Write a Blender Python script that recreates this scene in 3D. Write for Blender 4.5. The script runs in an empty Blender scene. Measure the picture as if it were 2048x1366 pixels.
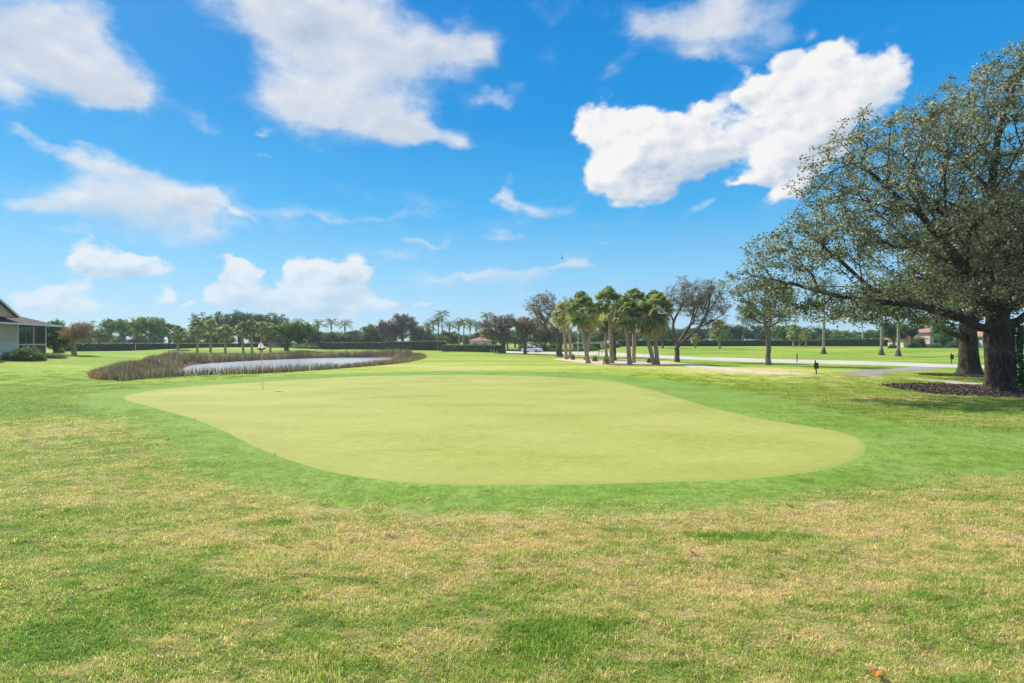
import bpy, math, random
import numpy as np
from mathutils import Vector, Matrix, geometry

R = math.radians
SC = bpy.context.scene
COL = SC.collection
rng = np.random.default_rng(7)
random.seed(7)

# ------------------------------------------------------------------ camera
CAMZ = 2.1
cam_d = bpy.data.cameras.new('camera')
cam = bpy.data.objects.new('camera', cam_d); COL.objects.link(cam)
cam.location = (0, 0, CAMZ)
cam.rotation_euler = (R(90), 0, 0)
cam_d.sensor_width = 36; cam_d.lens = 18
cam_d.shift_y = 3 / 2048
cam_d.clip_start = 0.05; cam_d.clip_end = 12000
SC.camera = cam
HOR = 686.0          # row of the horizon in the photo (2048 wide)

# ------------------------------------------------------------------ exposure
vs = SC.view_settings
SC.display_settings.display_device = 'sRGB'
vs.view_transform = 'Standard'; vs.look = 'None'; vs.gamma = 1.0; vs.use_curve_mapping = False
vs.exposure = 0.6
cy = SC.cycles
cy.use_denoising = True
cy.max_bounces = 6; cy.diffuse_bounces = 3; cy.glossy_bounces = 2; cy.transmission_bounces = 3
cy.transparent_max_bounces = 12; cy.caustics_reflective = False; cy.caustics_refractive = False
cy.sample_clamp_indirect = 4.0; cy.volume_bounces = 0
cy.use_adaptive_sampling = True; cy.adaptive_threshold = 0.006

# ------------------------------------------------------------------ sun
SUN_AZ, SUN_EL = R(-46), R(43)
SUNV = Vector((math.sin(SUN_AZ) * math.cos(SUN_EL), math.cos(SUN_AZ) * math.cos(SUN_EL), math.sin(SUN_EL)))
sd = bpy.data.lights.new('sun', 'SUN'); sd.energy = 3.9; sd.angle = R(0.6); sd.color = (1.0, 0.92, 0.80)
sun = bpy.data.objects.new('sun', sd); COL.objects.link(sun)
sun.rotation_euler = SUNV.to_track_quat('Z', 'Y').to_euler()
sun.location = (-30, 30, 40)

# ------------------------------------------------------------------ node helper
class NT:
    def __init__(s, tree):
        s.t = tree; s.n = tree.nodes; s.l = tree.links
    def new(s, typ, **kw):
        nd = s.n.new(typ)
        for k, v in kw.items(): setattr(nd, k, v)
        return nd
    def put(s, sock, v):
        if isinstance(v, bpy.types.NodeSocket): s.l.new(v, sock)
        elif v is not None:
            if isinstance(v, (tuple, list)) and len(v) == 3 and sock.type == 'RGBA': v = (*v, 1)
            sock.default_value = v
    def math(s, op, a, b=None, c=None, clamp=False):
        nd = s.new('ShaderNodeMath', operation=op, use_clamp=clamp)
        for i, v in enumerate((a, b, c)):
            if v is not None: s.put(nd.inputs[i], v)
        return nd.outputs[0]
    def vm(s, op, a, b=None, c=None):
        nd = s.new('ShaderNodeVectorMath', operation=op)
        for i, v in enumerate((a, b, c)):
            if v is not None: s.put(nd.inputs[i], v)
        return nd.outputs['Value'] if op in ('LENGTH', 'DOT_PRODUCT', 'DISTANCE') else nd.outputs[0]
    def mix(s, f, a, b, blend='MIX'):
        nd = s.new('ShaderNodeMix', data_type='RGBA', blend_type=blend, clamp_factor=True)
        s.put(nd.inputs[0], f); s.put(nd.inputs[6], a); s.put(nd.inputs[7], b)
        return nd.outputs[2]
    def noise(s, vec, scale, detail=3, rough=0.55, dist=0.0, col=False):
        nd = s.new('ShaderNodeTexNoise'); s.put(nd.inputs['Vector'], vec)
        nd.inputs['Scale'].default_value = scale; nd.inputs['Detail'].default_value = detail
        nd.inputs['Roughness'].default_value = rough; nd.inputs['Distortion'].default_value = dist
        return nd.outputs['Color' if col else 'Fac']
    def smooth(s, v, a, b, lo=0.0, hi=1.0):
        nd = s.new('ShaderNodeMapRange', interpolation_type='SMOOTHSTEP')
        s.put(nd.inputs['Value'], v)
        nd.inputs['From Min'].default_value = a; nd.inputs['From Max'].default_value = b
        nd.inputs['To Min'].default_value = lo; nd.inputs['To Max'].default_value = hi
        return nd.outputs[0]
    def ramp(s, v, stops, interp='LINEAR'):
        nd = s.new('ShaderNodeValToRGB'); cr = nd.color_ramp; cr.interpolation = interp
        while len(cr.elements) < len(stops): cr.elements.new(0.5)
        for e, (p, c) in zip(cr.elements, stops):
            e.position = p; e.color = (*c, 1) if len(c) == 3 else c
        s.put(nd.inputs[0], v)
        return nd.outputs[0]
    def attr(s, name, typ='GEOMETRY', out='Fac'):
        nd = s.new('ShaderNodeAttribute', attribute_name=name, attribute_type=typ)
        return nd.outputs[out]

# ------------------------------------------------------------------ world: Nishita sky with cloud field by direction
world = bpy.data.worlds.new('World'); SC.world = world; world.use_nodes = True
wt = NT(world.node_tree); wt.n.clear()
sky = wt.new('ShaderNodeTexSky', sky_type='NISHITA', sun_disc=False)
sky.sun_elevation = SUN_EL; sky.sun_rotation = SUN_AZ
sky.altitude = 0; sky.air_density = 1.0; sky.dust_density = 0.6; sky.ozone_density = 2.5
SKY_STRENGTH = 0.105
geo = wt.new('ShaderNodeTexCoord')
dirv = wt.vm('NORMALIZE', geo.outputs['Generated'])
sep = wt.new('ShaderNodeSeparateXYZ'); wt.put(sep.inputs[0], dirv)
az = wt.math('ARCTAN2', sep.outputs[0], sep.outputs[1])
el = wt.math('ARCSINE', sep.outputs[2])
cmb = wt.new('ShaderNodeCombineXYZ'); wt.put(cmb.inputs[0], az); wt.put(cmb.inputs[1], el)
AE = cmb.outputs[0]
# domain warp so that the cloud outlines are ragged
wv = wt.vm('MULTIPLY', dirv, (1.0, 1.0, 1.5))
warpc = wt.noise(wv, 7.0, 5, 0.55, col=True)
warp = wt.vm('MULTIPLY', wt.vm('SUBTRACT', warpc, (0.5, 0.5, 0.5)), (0.19, 0.12, 0.0))
AEW = wt.vm('ADD', AE, warp)

def px_ae(px, py):
    x = (px - 1024) / 1024; z = (HOR - py) / 1024
    return math.atan2(x, 1), math.atan2(z, math.hypot(x, 1))

def field(blobs):
    acc = 0.0; up = 0.0
    for b in blobs:
        px, py, rx, ry = b[:4]; w = b[4] if len(b) > 4 else 1.0
        if blobs is soft and w < .75: w *= 1.45
        a, e = px_ae(px, py)
        a1 = px_ae(px + rx, py)[0]; a0 = px_ae(px - rx, py)[0]
        e1 = px_ae(px, py - ry)[1]; e0 = px_ae(px, py + ry)[1]
        sx = 2 / (a1 - a0); sy = 2 / (e1 - e0)
        d = wt.vm('MULTIPLY_ADD', AEW, (sx, sy, 0), (-a * sx, -e * sy, 0))
        d2 = wt.vm('DOT_PRODUCT', d, d)
        g = wt.math('POWER', 0.42, d2)
        gw = wt.math('MULTIPLY', g, w); acc = wt.math('ADD', gw, acc)
        up = wt.math('MULTIPLY_ADD', gw, wt.vm('DOT_PRODUCT', d, (-.35, .9, 0)), up)
    return acc, wt.math('DIVIDE', up, wt.math('ADD', acc, .05))

cumulus = [(1290,305,120,75),(1205,250,40,35),(1230,350,70,35),(1335,250,50,35),(1395,300,48,42),(1425,240,20,28),(1468,285,34,28,.8),(1260,225,50,22,.5),
    (1600,190,95,80),(1660,112,42,38),(1545,135,36,34),(1745,165,50,50),(1650,255,110,55),(1505,215,30,22),(1570,320,75,50),(1490,352,36,14,.8),(1590,380,50,26,.8),
    (215,510,62,34,1.2),(165,520,34,22,.9),(262,535,36,22,.9),(210,545,70,20,.6),(500,612,150,30,.45),(110,610,130,34,.5),(720,612,120,28,.42),(600,560,120,40,.35),(470,560,50,46,.3),
    (485,528,26,22),(455,565,38,40,.8),(500,590,60,30,.6),(600,530,28,26),(620,570,60,46,.8),(700,560,55,24,.8),(740,590,50,30,.6),(560,605,60,24,.6),
    (322,585,18,16,.9),(375,606,24,9,.7),(40,598,30,16,.7),(95,590,50,26,.6),(155,575,36,20,.7),(790,612,28,12,.8),(872,602,18,9,.8),(225,600,60,20,.4)]
soft = [(540,0,110,60),(600,80,90,80),(690,170,120,80),(630,235,70,34),(700,40,140,60),(820,120,100,70),(910,90,66,44),(960,105,25,20,.6),(790,240,90,36),(870,262,50,20,.7),(940,285,34,18,.7),
    (40,50,100,70,.85),(150,40,66,46,.8),(90,130,110,50,.9),(200,180,76,40,1),(60,110,130,80,.5),(245,215,44,20,.8),(0,190,60,40,.6),(385,235,46,20,.4),(200,100,50,40,.5),
    (1390,75,80,44),(1295,55,56,30,.9),(1440,20,80,50),(1415,118,46,16,.9),(1250,130,30,20,.3),(1540,60,30,30,.28),(1605,60,16,14,.35),
    (125,305,60,16,.7),(200,335,80,22,.8),(290,365,56,22,.8),(300,425,120,40,.7),(400,415,66,30,.95),(170,380,80,40,.45),(455,470,40,12,.5),(490,424,40,5,.5),(330,480,80,26,.35),(40,280,50,9,.4),
    (75,385,50,18,.75),(0,385,34,14,.5),(140,455,50,10,.35),
    (1012,190,34,16,.55),(1045,165,24,14,.3),(1055,408,42,14,.95),(1028,388,14,20,.7),(530,270,30,9,.5),(530,312,40,7,.4),(835,496,40,8,.6),(890,490,16,14,.4),(790,510,60,8,.3),(1000,485,34,8,.35),(1235,490,20,6,.35),(1378,398,22,16,.6),
    (685,265,14,10,.3),(925,548,60,9,.7),(1085,552,110,9,.6),(1000,568,110,14,.35),(1150,540,30,14,.5),(1130,520,12,12,.4),(650,426,200,9,.28),(1060,600,40,24,.25)]
(fc, upc), (fs, ups) = field(cumulus), field(soft)
nb = wt.noise(wv, 8.0, 7, 0.56)
nb2 = wt.noise(wt.vm('ADD', wv, tuple(c * 0.022 for c in (-0.55, 0.3, 0.9))), 8.0, 7, 0.56)
vor = wt.new('ShaderNodeTexVoronoi', feature='F1'); vor.inputs['Scale'].default_value = 15.0; vor.inputs['Detail'].default_value = 2.0; vor.inputs['Roughness'].default_value = .45; vor.normalize = True
wt.put(vor.inputs['Vector'], wt.vm('ADD', wv, wt.vm('MULTIPLY', wt.vm('SUBTRACT', warpc, (.5, .5, .5)), (.08, .08, .08))))
bil = wt.math('SUBTRACT', .30, vor.outputs['Distance'])
nfine = wt.noise(wt.vm('MULTIPLY', dirv, (1, 1, 2.2)), 24.0, 5, 0.6)
dc = wt.math('ADD', fc, wt.math('MULTIPLY', wt.math('SUBTRACT', nb, 0.5), 1.3)); dc = wt.math('ADD', dc, wt.math('MULTIPLY', bil, 1.3))
dc = wt.math('ADD', dc, wt.math('MULTIPLY', wt.math('SUBTRACT', nfine, 0.5), 0.7))
ds = wt.math('ADD', fs, wt.math('MULTIPLY', wt.math('SUBTRACT', nb, 0.5), 1.9))
ds = wt.math('ADD', ds, wt.math('MULTIPLY', wt.math('SUBTRACT', nfine, 0.5), 0.5))
ac = wt.smooth(dc, 0.44, 0.92)
as_ = wt.smooth(ds, 0.10, 1.5)
# unseen broken cloud, added above the top of the view for neutral fill
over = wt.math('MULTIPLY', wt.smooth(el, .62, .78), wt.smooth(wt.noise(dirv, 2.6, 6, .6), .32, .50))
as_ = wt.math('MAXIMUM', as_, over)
relief = wt.math('SUBTRACT', nb, nb2)
core_c = wt.smooth(dc, 0.7, 2.3); core_s = wt.smooth(ds, 0.7, 2.2)
vol_c = wt.smooth(upc, -.75, .35)
bc = wt.math('ADD', wt.math('MULTIPLY_ADD', vol_c, .66, .24), wt.math('MULTIPLY', bil, .55)); bc = wt.math('ADD', bc, wt.math('MULTIPLY', relief, 3.6)); bc = wt.math('ADD', bc, wt.math('MULTIPLY', wt.math('SUBTRACT', 1.0, core_c), .12), clamp=True)
vol_s = wt.smooth(ups, -.9, .6)
bs = wt.math('ADD', wt.math('MULTIPLY_ADD', vol_s, .30, .62), wt.math('MULTIPLY', relief, 1.8)); bs = wt.math('SUBTRACT', bs, wt.math('MULTIPLY', core_s, 0.45), clamp=True)
CL = (0.47, 0.60, 0.77); CH = (1.0, 1.0, 1.0)
colc = wt.mix(bc, CL, CH); cols = wt.mix(bs, CL, CH)
# low clouds fade into the pale horizon air
lowfade = wt.smooth(el, 0.0, 0.24, 0.45, 1.0)
hs = wt.new('ShaderNodeHueSaturation'); wt.put(hs.inputs['Color'], sky.outputs[0])
hs.inputs['Saturation'].default_value = 1.32; hs.inputs['Value'].default_value = 1.0; hs.inputs['Hue'].default_value = 0.497
skyn = wt.mix(1.0, hs.outputs[0], (0.80, 1.06, 1.12), 'MULTIPLY')
# clear tropical air: even blue deepening with height, the sun's glow only high up beside the sun
def disp(r, g, b): return tuple(((c / 255) ** 2.2) / (2 ** 0.6 * SKY_STRENGTH) for c in (r, g, b))
grad = wt.ramp(el, [(0.0, disp(192, 224, 243)), (.05, disp(172, 216, 246)), (.13, disp(140, 205, 246)), (.25, disp(76, 178, 240)), (.40, disp(34, 150, 226)), (.58, disp(14, 134, 214)), (1.0, disp(14, 134, 214))])
nish_w = wt.math('ADD', .08, wt.smooth(el, .62, .95, 0, .6))
skyc = wt.mix(nish_w, grad, skyn)
CLOUD_GAIN = 5.6
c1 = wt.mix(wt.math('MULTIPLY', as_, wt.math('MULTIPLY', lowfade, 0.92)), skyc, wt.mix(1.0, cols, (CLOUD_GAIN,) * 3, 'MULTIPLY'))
c2 = wt.mix(wt.math('MULTIPLY', ac, lowfade), c1, wt.mix(1.0, colc, (CLOUD_GAIN * 1.04,) * 3, 'MULTIPLY'))
bgn = wt.new('ShaderNodeBackground'); wt.put(bgn.inputs[0], c2); bgn.inputs[1].default_value = SKY_STRENGTH
wo = wt.new('ShaderNodeOutputWorld'); wt.l.new(bgn.outputs[0], wo.inputs[0])

# ------------------------------------------------------------------ terrain height
def G0(px, py, z=0.0):
    Y = (CAMZ - z) * 1024 / (py - HOR)
    return ((px - 1024) / 1024 * Y, Y)

def catmull(pts, n=8, closed=True):
    P = np.array(pts, float); m = len(P); out = []
    rngi = range(m) if closed else range(m - 1)
    for i in rngi:
        if closed: a, b, c, d = P[(i - 1) % m], P[i], P[(i + 1) % m], P[(i + 2) % m]
        else: a, b, c, d = P[max(i - 1, 0)], P[i], P[i + 1], P[min(i + 2, m - 1)]
        for k in range(n):
            t = k / n
            out.append(0.5 * (2 * b + (c - a) * t + (2 * a - 5 * b + 4 * c - d) * t * t + (3 * b - a - 3 * c + d) * t ** 3))
    if not closed: out.append(P[-1])
    return np.array(out)

def sdist(x, y, poly):
    """signed distance, positive inside"""
    x = np.asarray(x, float); y = np.asarray(y, float); shp = x.shape
    x = x.ravel(); y = y.ravel()
    out = np.full(x.shape, -50.0)
    lo = poly.min(0) - 6; hi = poly.max(0) + 6
    sel = (x > lo[0]) & (x < hi[0]) & (y > lo[1]) & (y < hi[1])
    xs, ys = x[sel], y[sel]
    if len(xs):
        d = np.full(xs.shape, 1e9); ins = np.zeros(xs.shape, bool)
        A = poly; B = np.roll(poly, -1, 0)
        for (ax, ay), (bx, by) in zip(A, B):
            ex, ey = bx - ax, by - ay; L = ex * ex + ey * ey + 1e-12
            t = np.clip(((xs - ax) * ex + (ys - ay) * ey) / L, 0, 1)
            d = np.minimum(d, (xs - ax - t * ex) ** 2 + (ys - ay - t * ey) ** 2)
            c = ((ay > ys) != (by > ys)) & (xs < ex * (ys - ay) / (ey + 1e-12) + ax)
            ins ^= c
        d = np.sqrt(d); out[sel] = np.where(ins, d, -d)
    return out.reshape(shp)

POND = catmull([G0(180,756), G0(240,762.5), G0(300,758), G0(400,751), G0(500,748), G0(600,743), G0(700,736), G0(800,727), G0(848,717),
                (-15,84), (-24,95), (-34,95), (-40,85), (-42.5,73), (-41,62), (-37,53), (-33,45), (-30,38)], 5)
WATER_Z = -0.62
MOUNDS = [(17.5,27.5,.36,4.5,3.0), (-50,50,1.1,16,14), (-58,112,1.15,22,10), (-12,94,.5,14,9), (-43,136,.35,12,6),
          (14,40,.15,8,6), (-88,92,.6,25,16), (45,92,.35,16,9), (85,100,.5,20,12), (30,20,.15,5,5)]
def sst(t): t = np.clip(t, 0, 1); return t * t * (3 - 2 * t)
def wav(x, y, s, seed):
    r = np.random.default_rng(seed); z = 0
    for k in range(5):
        a = r.uniform(0, 6.28); f = r.uniform(.6, 1.6) / s; p = r.uniform(0, 6.28)
        z = z + np.sin((x * math.cos(a) + y * math.sin(a)) * f * 6.28 + p)
    return z / 5
def H(x, y):
    x = np.asarray(x, float); y = np.asarray(y, float)
    z = np.zeros(np.broadcast(x, y).shape)
    for cx, cy_, h, sx, sy in MOUNDS:
        z = z + h * np.exp(-((x - cx) / sx) ** 2 - ((y - cy_) / sy) ** 2)
    z = z + 1.15 * sst((y - 72) / 60) * sst((x - 8) / 30)
    z = z + 0.05 * wav(x, y, 22, 1) * sst((np.hypot(x, y) - 30) / 20)
    pd = sdist(x, y, POND)
    if 'FRINGE' in globals():
        m = sst((24 - y) / 8) * sst(-(sdist(x, y, FRINGE) + .1) / .8)
        z = z + m * (.009 * wav(x, y, .5, 41) + .024 * wav(x, y, 1.4, 42) + .003 * wav(x, y, .26, 43))
    return z - 1.25 * sst(pd / 3.2)
def h1(x, y): return float(H(np.array([x]), np.array([y]))[0])
def G(px, py):
    """ray through a photo pixel to the terrain"""
    dx = (px - 1024) / 1024; dz = (HOR - py) / 1024
    Y = np.concatenate([np.arange(2, 60, .1), np.arange(60, 260, .4)])
    f = CAMZ + dz * Y - H(dx * Y, Y)
    i = np.argmax(f <= 0)
    if f[i] > 0: i = len(Y) - 1
    return dx * Y[i], Y[i]
def P(px, Y):
    x = (px - 1024) / 1024 * Y
    return x, Y
def W(px, py, Y): return np.array([(px - 1024) / 1024 * Y, Y, CAMZ + (HOR - py) / 1024 * Y])

# ------------------------------------------------------------------ object helpers
def link(o, parent=None):
    COL.objects.link(o)
    if parent is not None: o.parent = parent
    return o
def mesh_np(name, V, F=None, mat=None, parent=None, loc=None, attrs=None, smooth=False, quads=None, tris=None):
    """fast mesh from numpy arrays (quads Nx4 and/or tris Nx3) or python face lists"""
    me = bpy.data.meshes.new(name)
    V = np.asarray(V, np.float32)
    if F is not None:
        me.from_pydata(V.tolist(), [], [list(map(int, f)) for f in F])
    else:
        q = np.zeros((0, 4), np.int32) if quads is None else np.asarray(quads, np.int32)
        t = np.zeros((0, 3), np.int32) if tris is None else np.asarray(tris, np.int32)
        me.vertices.add(len(V)); me.vertices.foreach_set('co', V.ravel())
        nl = q.size + t.size; me.loops.add(nl)
        me.loops.foreach_set('vertex_index', np.concatenate([q.ravel(), t.ravel()]).astype(np.int32))
        me.polygons.add(len(q) + len(t))
        st = np.concatenate([np.arange(len(q)) * 4, q.size + np.arange(len(t)) * 3]).astype(np.int32)
        me.polygons.foreach_set('loop_start', st)
        me.update(calc_edges=True)
    if attrs:
        for k, (dom, arr) in attrs.items():
            a = me.attributes.new(k, 'FLOAT', dom); a.data.foreach_set('value', np.asarray(arr, np.float32).ravel())
    if smooth: me.polygons.foreach_set('use_smooth', np.ones(len(me.polygons), bool))
    if mat is not None: me.materials.append(mat)
    me.validate(clean_customdata=False)
    o = bpy.data.objects.new(name, me); link(o, parent)
    if loc is not None: o.location = loc
    return o
def thing(name, label, cat, loc=(0, 0, 0), rz=0, group=None, scale=None):
    o = bpy.data.objects.new(name, None); COL.objects.link(o)
    o.location = loc; o.rotation_euler = (0, 0, rz); o.empty_display_size = .3
    if scale: o.scale = (scale,) * 3 if not isinstance(scale, tuple) else scale
    return tag(o, label, cat, group)
def tag(o, label=None, cat=None, group=None, kind=None):
    if label: o['label'] = label
    if cat: o['category'] = cat
    if group: o['group'] = group
    if kind: o['kind'] = kind
    return o
class MB:
    """collects python geometry into one mesh"""
    def __init__(s): s.v = []; s.f = []
    def add(s, vs, fs):
        b = len(s.v); s.v += [tuple(map(float, v)) for v in vs]; s.f += [[b + i for i in f] for f in fs]; return s
    def box(s, x0, x1, y0, y1, z0, z1):
        v = [(x, y, z) for z in (z0, z1) for y in (y0, y1) for x in (x0, x1)]
        return s.add(v, [(0, 2, 3, 1), (4, 5, 7, 6), (0, 1, 5, 4), (2, 6, 7, 3), (0, 4, 6, 2), (1, 3, 7, 5)])
    def tube(s, pts, rad, n=8, cap=True):
        v, q, t = tube_arrays(np.array(pts, float), np.array(rad, float), n)
        b = len(s.v); s.v += [tuple(p) for p in v]; s.f += [[b + int(i) for i in f] for f in q]
        if cap:
            s.f.append([b + i for i in range(n)][::-1]); s.f.append([b + (len(pts) - 1) * n + i for i in range(n)])
        return s
    def prism(s, prof, y0, y1):
        n = len(prof)
        v = [(x, y0, z) for x, z in prof] + [(x, y1, z) for x, z in prof]
        f = [list(range(n)), list(range(2 * n - 1, n - 1, -1))] + [(i, n + i, n + (i + 1) % n, (i + 1) % n) for i in range(n)]
        return s.add(v, f)
    def build(s, name, mat, parent=None, loc=None, smooth=False, bevel=0):
        o = mesh_np(name, np.array(s.v), F=s.f, mat=mat, parent=parent, loc=loc, smooth=smooth)
        if bevel:
            m = o.modifiers.new('bevel', 'BEVEL'); m.width = bevel; m.segments = 2; m.limit_method = 'ANGLE'
        return o
def tube_arrays(P_, r, n, lobes=None):
    m = len(P_)
    T = np.zeros_like(P_); T[1:-1] = P_[2:] - P_[:-2]; T[0] = P_[1] - P_[0]; T[-1] = P_[-1] - P_[-2]
    T /= np.linalg.norm(T, axis=1)[:, None] + 1e-9
    u = np.cross(T[0], (0, 1, 0) if abs(T[0][1]) < .9 else (1, 0, 0)); u /= np.linalg.norm(u)
    U = [u]
    for i in range(1, m):
        u = u - T[i] * np.dot(u, T[i]); u = u / (np.linalg.norm(u) + 1e-9); U.append(u)
    U = np.array(U); Vv = np.cross(T, U)
    a = np.arange(n) / n * 2 * math.pi
    rr = r[:, None] * np.ones((1, n)) if lobes is None else r[:, None] * lobes
    V = P_[:, None, :] + rr[:, :, None] * (np.cos(a)[None, :, None] * U[:, None, :] + np.sin(a)[None, :, None] * Vv[:, None, :])
    i = np.arange(m - 1)[:, None] * n; j = np.arange(n)[None, :]; jn = (j + 1) % n
    q = np.stack([i + j, i + jn, i + n + jn, i + n + j], -1).reshape(-1, 4)
    return V.reshape(-1, 3), q, None

# ------------------------------------------------------------------ materials
def new_mat(name):
    m = bpy.data.materials.new(name); m.use_nodes = True
    nt = NT(m.node_tree); nt.n.clear()
    out = nt.new('ShaderNodeOutputMaterial')
    return m, nt, out
def principled(nt, col, rough=0.8, spec=0.3, normal=None, metal=0.0):
    b = nt.new('ShaderNodeBsdfPrincipled')
    nt.put(b.inputs['Base Color'], col); nt.put(b.inputs['Roughness'], rough)
    nt.put(b.inputs['Specular IOR Level'], spec); nt.put(b.inputs['Metallic'], metal)
    if normal is not None: nt.put(b.inputs['Normal'], normal)
    return b
def bump(nt, h, strength=0.4, dist=0.02):
    b = nt.new('ShaderNodeBump'); b.inputs['Strength'].default_value = strength; b.inputs['Distance'].default_value = dist
    nt.put(b.inputs['Height'], h); return b.outputs[0]
def pos(nt): return nt.new('ShaderNodeNewGeometry').outputs['Position']
def objco(nt): return nt.new('ShaderNodeTexCoord').outputs['Object']
def simple(name, c1, c2=None, scale=8, rough=.8, spec=.3, bmp=0.0, metal=0.0, detail=4, stretch=None):
    m, nt, out = new_mat(name)
    co = objco(nt)
    if stretch: co = nt.vm('MULTIPLY', co, stretch)
    n = nt.noise(co, scale, detail)
    col = nt.mix(nt.smooth(n, .35, .65), c1, c2 or tuple(c * .8 for c in c1))
    b = principled(nt, col, rough, spec, bump(nt, n, .5, bmp) if bmp else None, metal)
    nt.l.new(b.outputs[0], out.inputs[0]); return m
def leaf_mat(name, stops, rough=.45, spec=.5, trans=.35, boost=(1.3, 1.5, .6)):
    """leaf colour from the per-leaf attribute 'tint'"""
    m, nt, out = new_mat(name)
    col = nt.ramp(nt.attr('tint'), stops)
    b = principled(nt, col, rough, spec)
    tr = nt.new('ShaderNodeBsdfTranslucent'); nt.put(tr.inputs[0], nt.mix(1.0, col, boost, 'MULTIPLY'))
    mx = nt.new('ShaderNodeMixShader'); mx.inputs[0].default_value = trans
    nt.l.new(b.outputs[0], mx.inputs[1]); nt.l.new(tr.outputs[0], mx.inputs[2]); nt.l.new(mx.outputs[0], out.inputs[0])
    return m

# turf colour shared by the ground and the grass blades growing on it
def turf_group():
    g = bpy.data.node_groups.new('turf_colour', 'ShaderNodeTree')
    g.interface.new_socket('Color', in_out='OUTPUT', socket_type='NodeSocketColor')
    g.interface.new_socket('Fine', in_out='OUTPUT', socket_type='NodeSocketFloat')
    g.interface.new_socket('Shift', in_out='INPUT', socket_type='NodeSocketFloat')
    nt = NT(g); out = nt.new('NodeGroupOutput'); gin = nt.new('NodeGroupInput')
    p = nt.vm('MULTIPLY', pos(nt), (1, 1, 0))
    # mowing drags the patches into slanting streaks
    mp = nt.new('ShaderNodeMapping'); nt.put(mp.inputs[0], p); mp.inputs['Rotation'].default_value = (0, 0, R(24)); mp.inputs['Scale'].default_value = (.55, 1.25, 1)
    ps = mp.outputs[0]
    n0 = nt.noise(ps, .35, 3, .5); n1 = nt.noise(ps, 2.1, 6, .68, .3); n2 = nt.noise(ps, 8, 4, .6); n3 = nt.noise(p, 42, 3, .6)
    sp = nt.new('ShaderNodeSeparateXYZ'); nt.put(sp.inputs[0], p)
    # dry turf: near the tee walk (y<10) and a few worn places
    near = nt.smooth(sp.outputs[1], 7, 15, 1.0, 0.0)
    dry = nt.math('MULTIPLY', near, .46)
    def blob(acc, px, py, rx, ry, w):
        x, y = G0(px, py)
        d = nt.vm('MULTIPLY_ADD', p, (1 / rx, 1 / ry, 0), (-x / rx, -y / ry, 0))
        return nt.math('MULTIPLY_ADD', nt.math('POWER', .37, nt.vm('DOT_PRODUCT', d, d)), w, acc)
    for b in [(200,850,5,2.5,.45),(650,1090,2.6,.9,.22),(350,1010,2.5,1.0,.15),(1750,1050,3.0,1.2,.30),(1430,1180,1.2,.6,.22),(1500,742,6,4,.65),(1650,760,7,3,.7),(1850,800,5,2.4,.5),(1990,840,4,1.6,.35),
              (80,1060,1.2,.8,-.35),(240,1200,.8,.5,-.25),(1090,1290,.30,.26,-.42),(1840,1220,.7,.35,-.15),(1460,1075,.45,.16,-.5),(1585,1070,.4,.14,-.4),(560,1045,.25,.12,-.5),(350,1120,.9,.3,-.25),(120,1290,.5,.3,-.4),
              (1100,738,16,7,.28),(900,722,13,22,.30),(820,742,9,4,.2),(1480,748,4,3,.3),(1700,775,5,3,.25)]:
        dry = blob(dry, *b)
    t = nt.math('ADD', dry, nt.math('MULTIPLY', nt.math('SUBTRACT', n1, .5), 1.6))
    t = nt.math('ADD', t, nt.math('MULTIPLY', nt.math('SUBTRACT', n0, .5), .5))
    t = nt.math('ADD', t, nt.math('MULTIPLY', nt.math('SUBTRACT', n2, .5), 1.2), clamp=True)
    t = nt.math('ADD', t, nt.math('ADD', gin.outputs[0], nt.math('MULTIPLY', nt.math('SUBTRACT', n3, .5), .35)), clamp=True)
    near_c = nt.ramp(t, [(0, (.20, .37, .055)), (.3, (.34, .47, .10)), (.5, (.53, .54, .19)), (.75, (.78, .68, .37)), (1, (.76, .60, .37))])
    nf = nt.noise(nt.vm('MULTIPLY', p, (.35, 1.3, 1)), .11, 5, .62)
    tf = nt.math('ADD', t, nt.math('MULTIPLY', nt.math('SUBTRACT', nf, .42), 1.6), clamp=True)
    far_c = nt.ramp(tf, [(0, (.18, .30, .03)), (.35, (.31, .395, .055)), (.7, (.49, .48, .15)), (1, (.58, .48, .19))])
    c = nt.mix(nt.smooth(sp.outputs[1], 10, 34), near_c, far_c)
    dk = nt.smooth(nt.noise(ps, 6.5, 6, .75), .52, .66)      # thatch and bare scrapes
    c = nt.mix(nt.math('MULTIPLY', dk, nt.math('MULTIPLY', near, .62)), c, nt.mix(1.0, c, (.40, .36, .32), 'MULTIPLY'))
    nt.l.new(c, out.inputs[0]); nt.l.new(n3, out.inputs[1])
    return g
TURF = turf_group()
def turf_col(nt, shift=0.0):
    g = nt.new('ShaderNodeGroup'); g.node_tree = TURF; nt.put(g.inputs[0], shift)
    return g.outputs[0], g.outputs[1]

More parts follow.
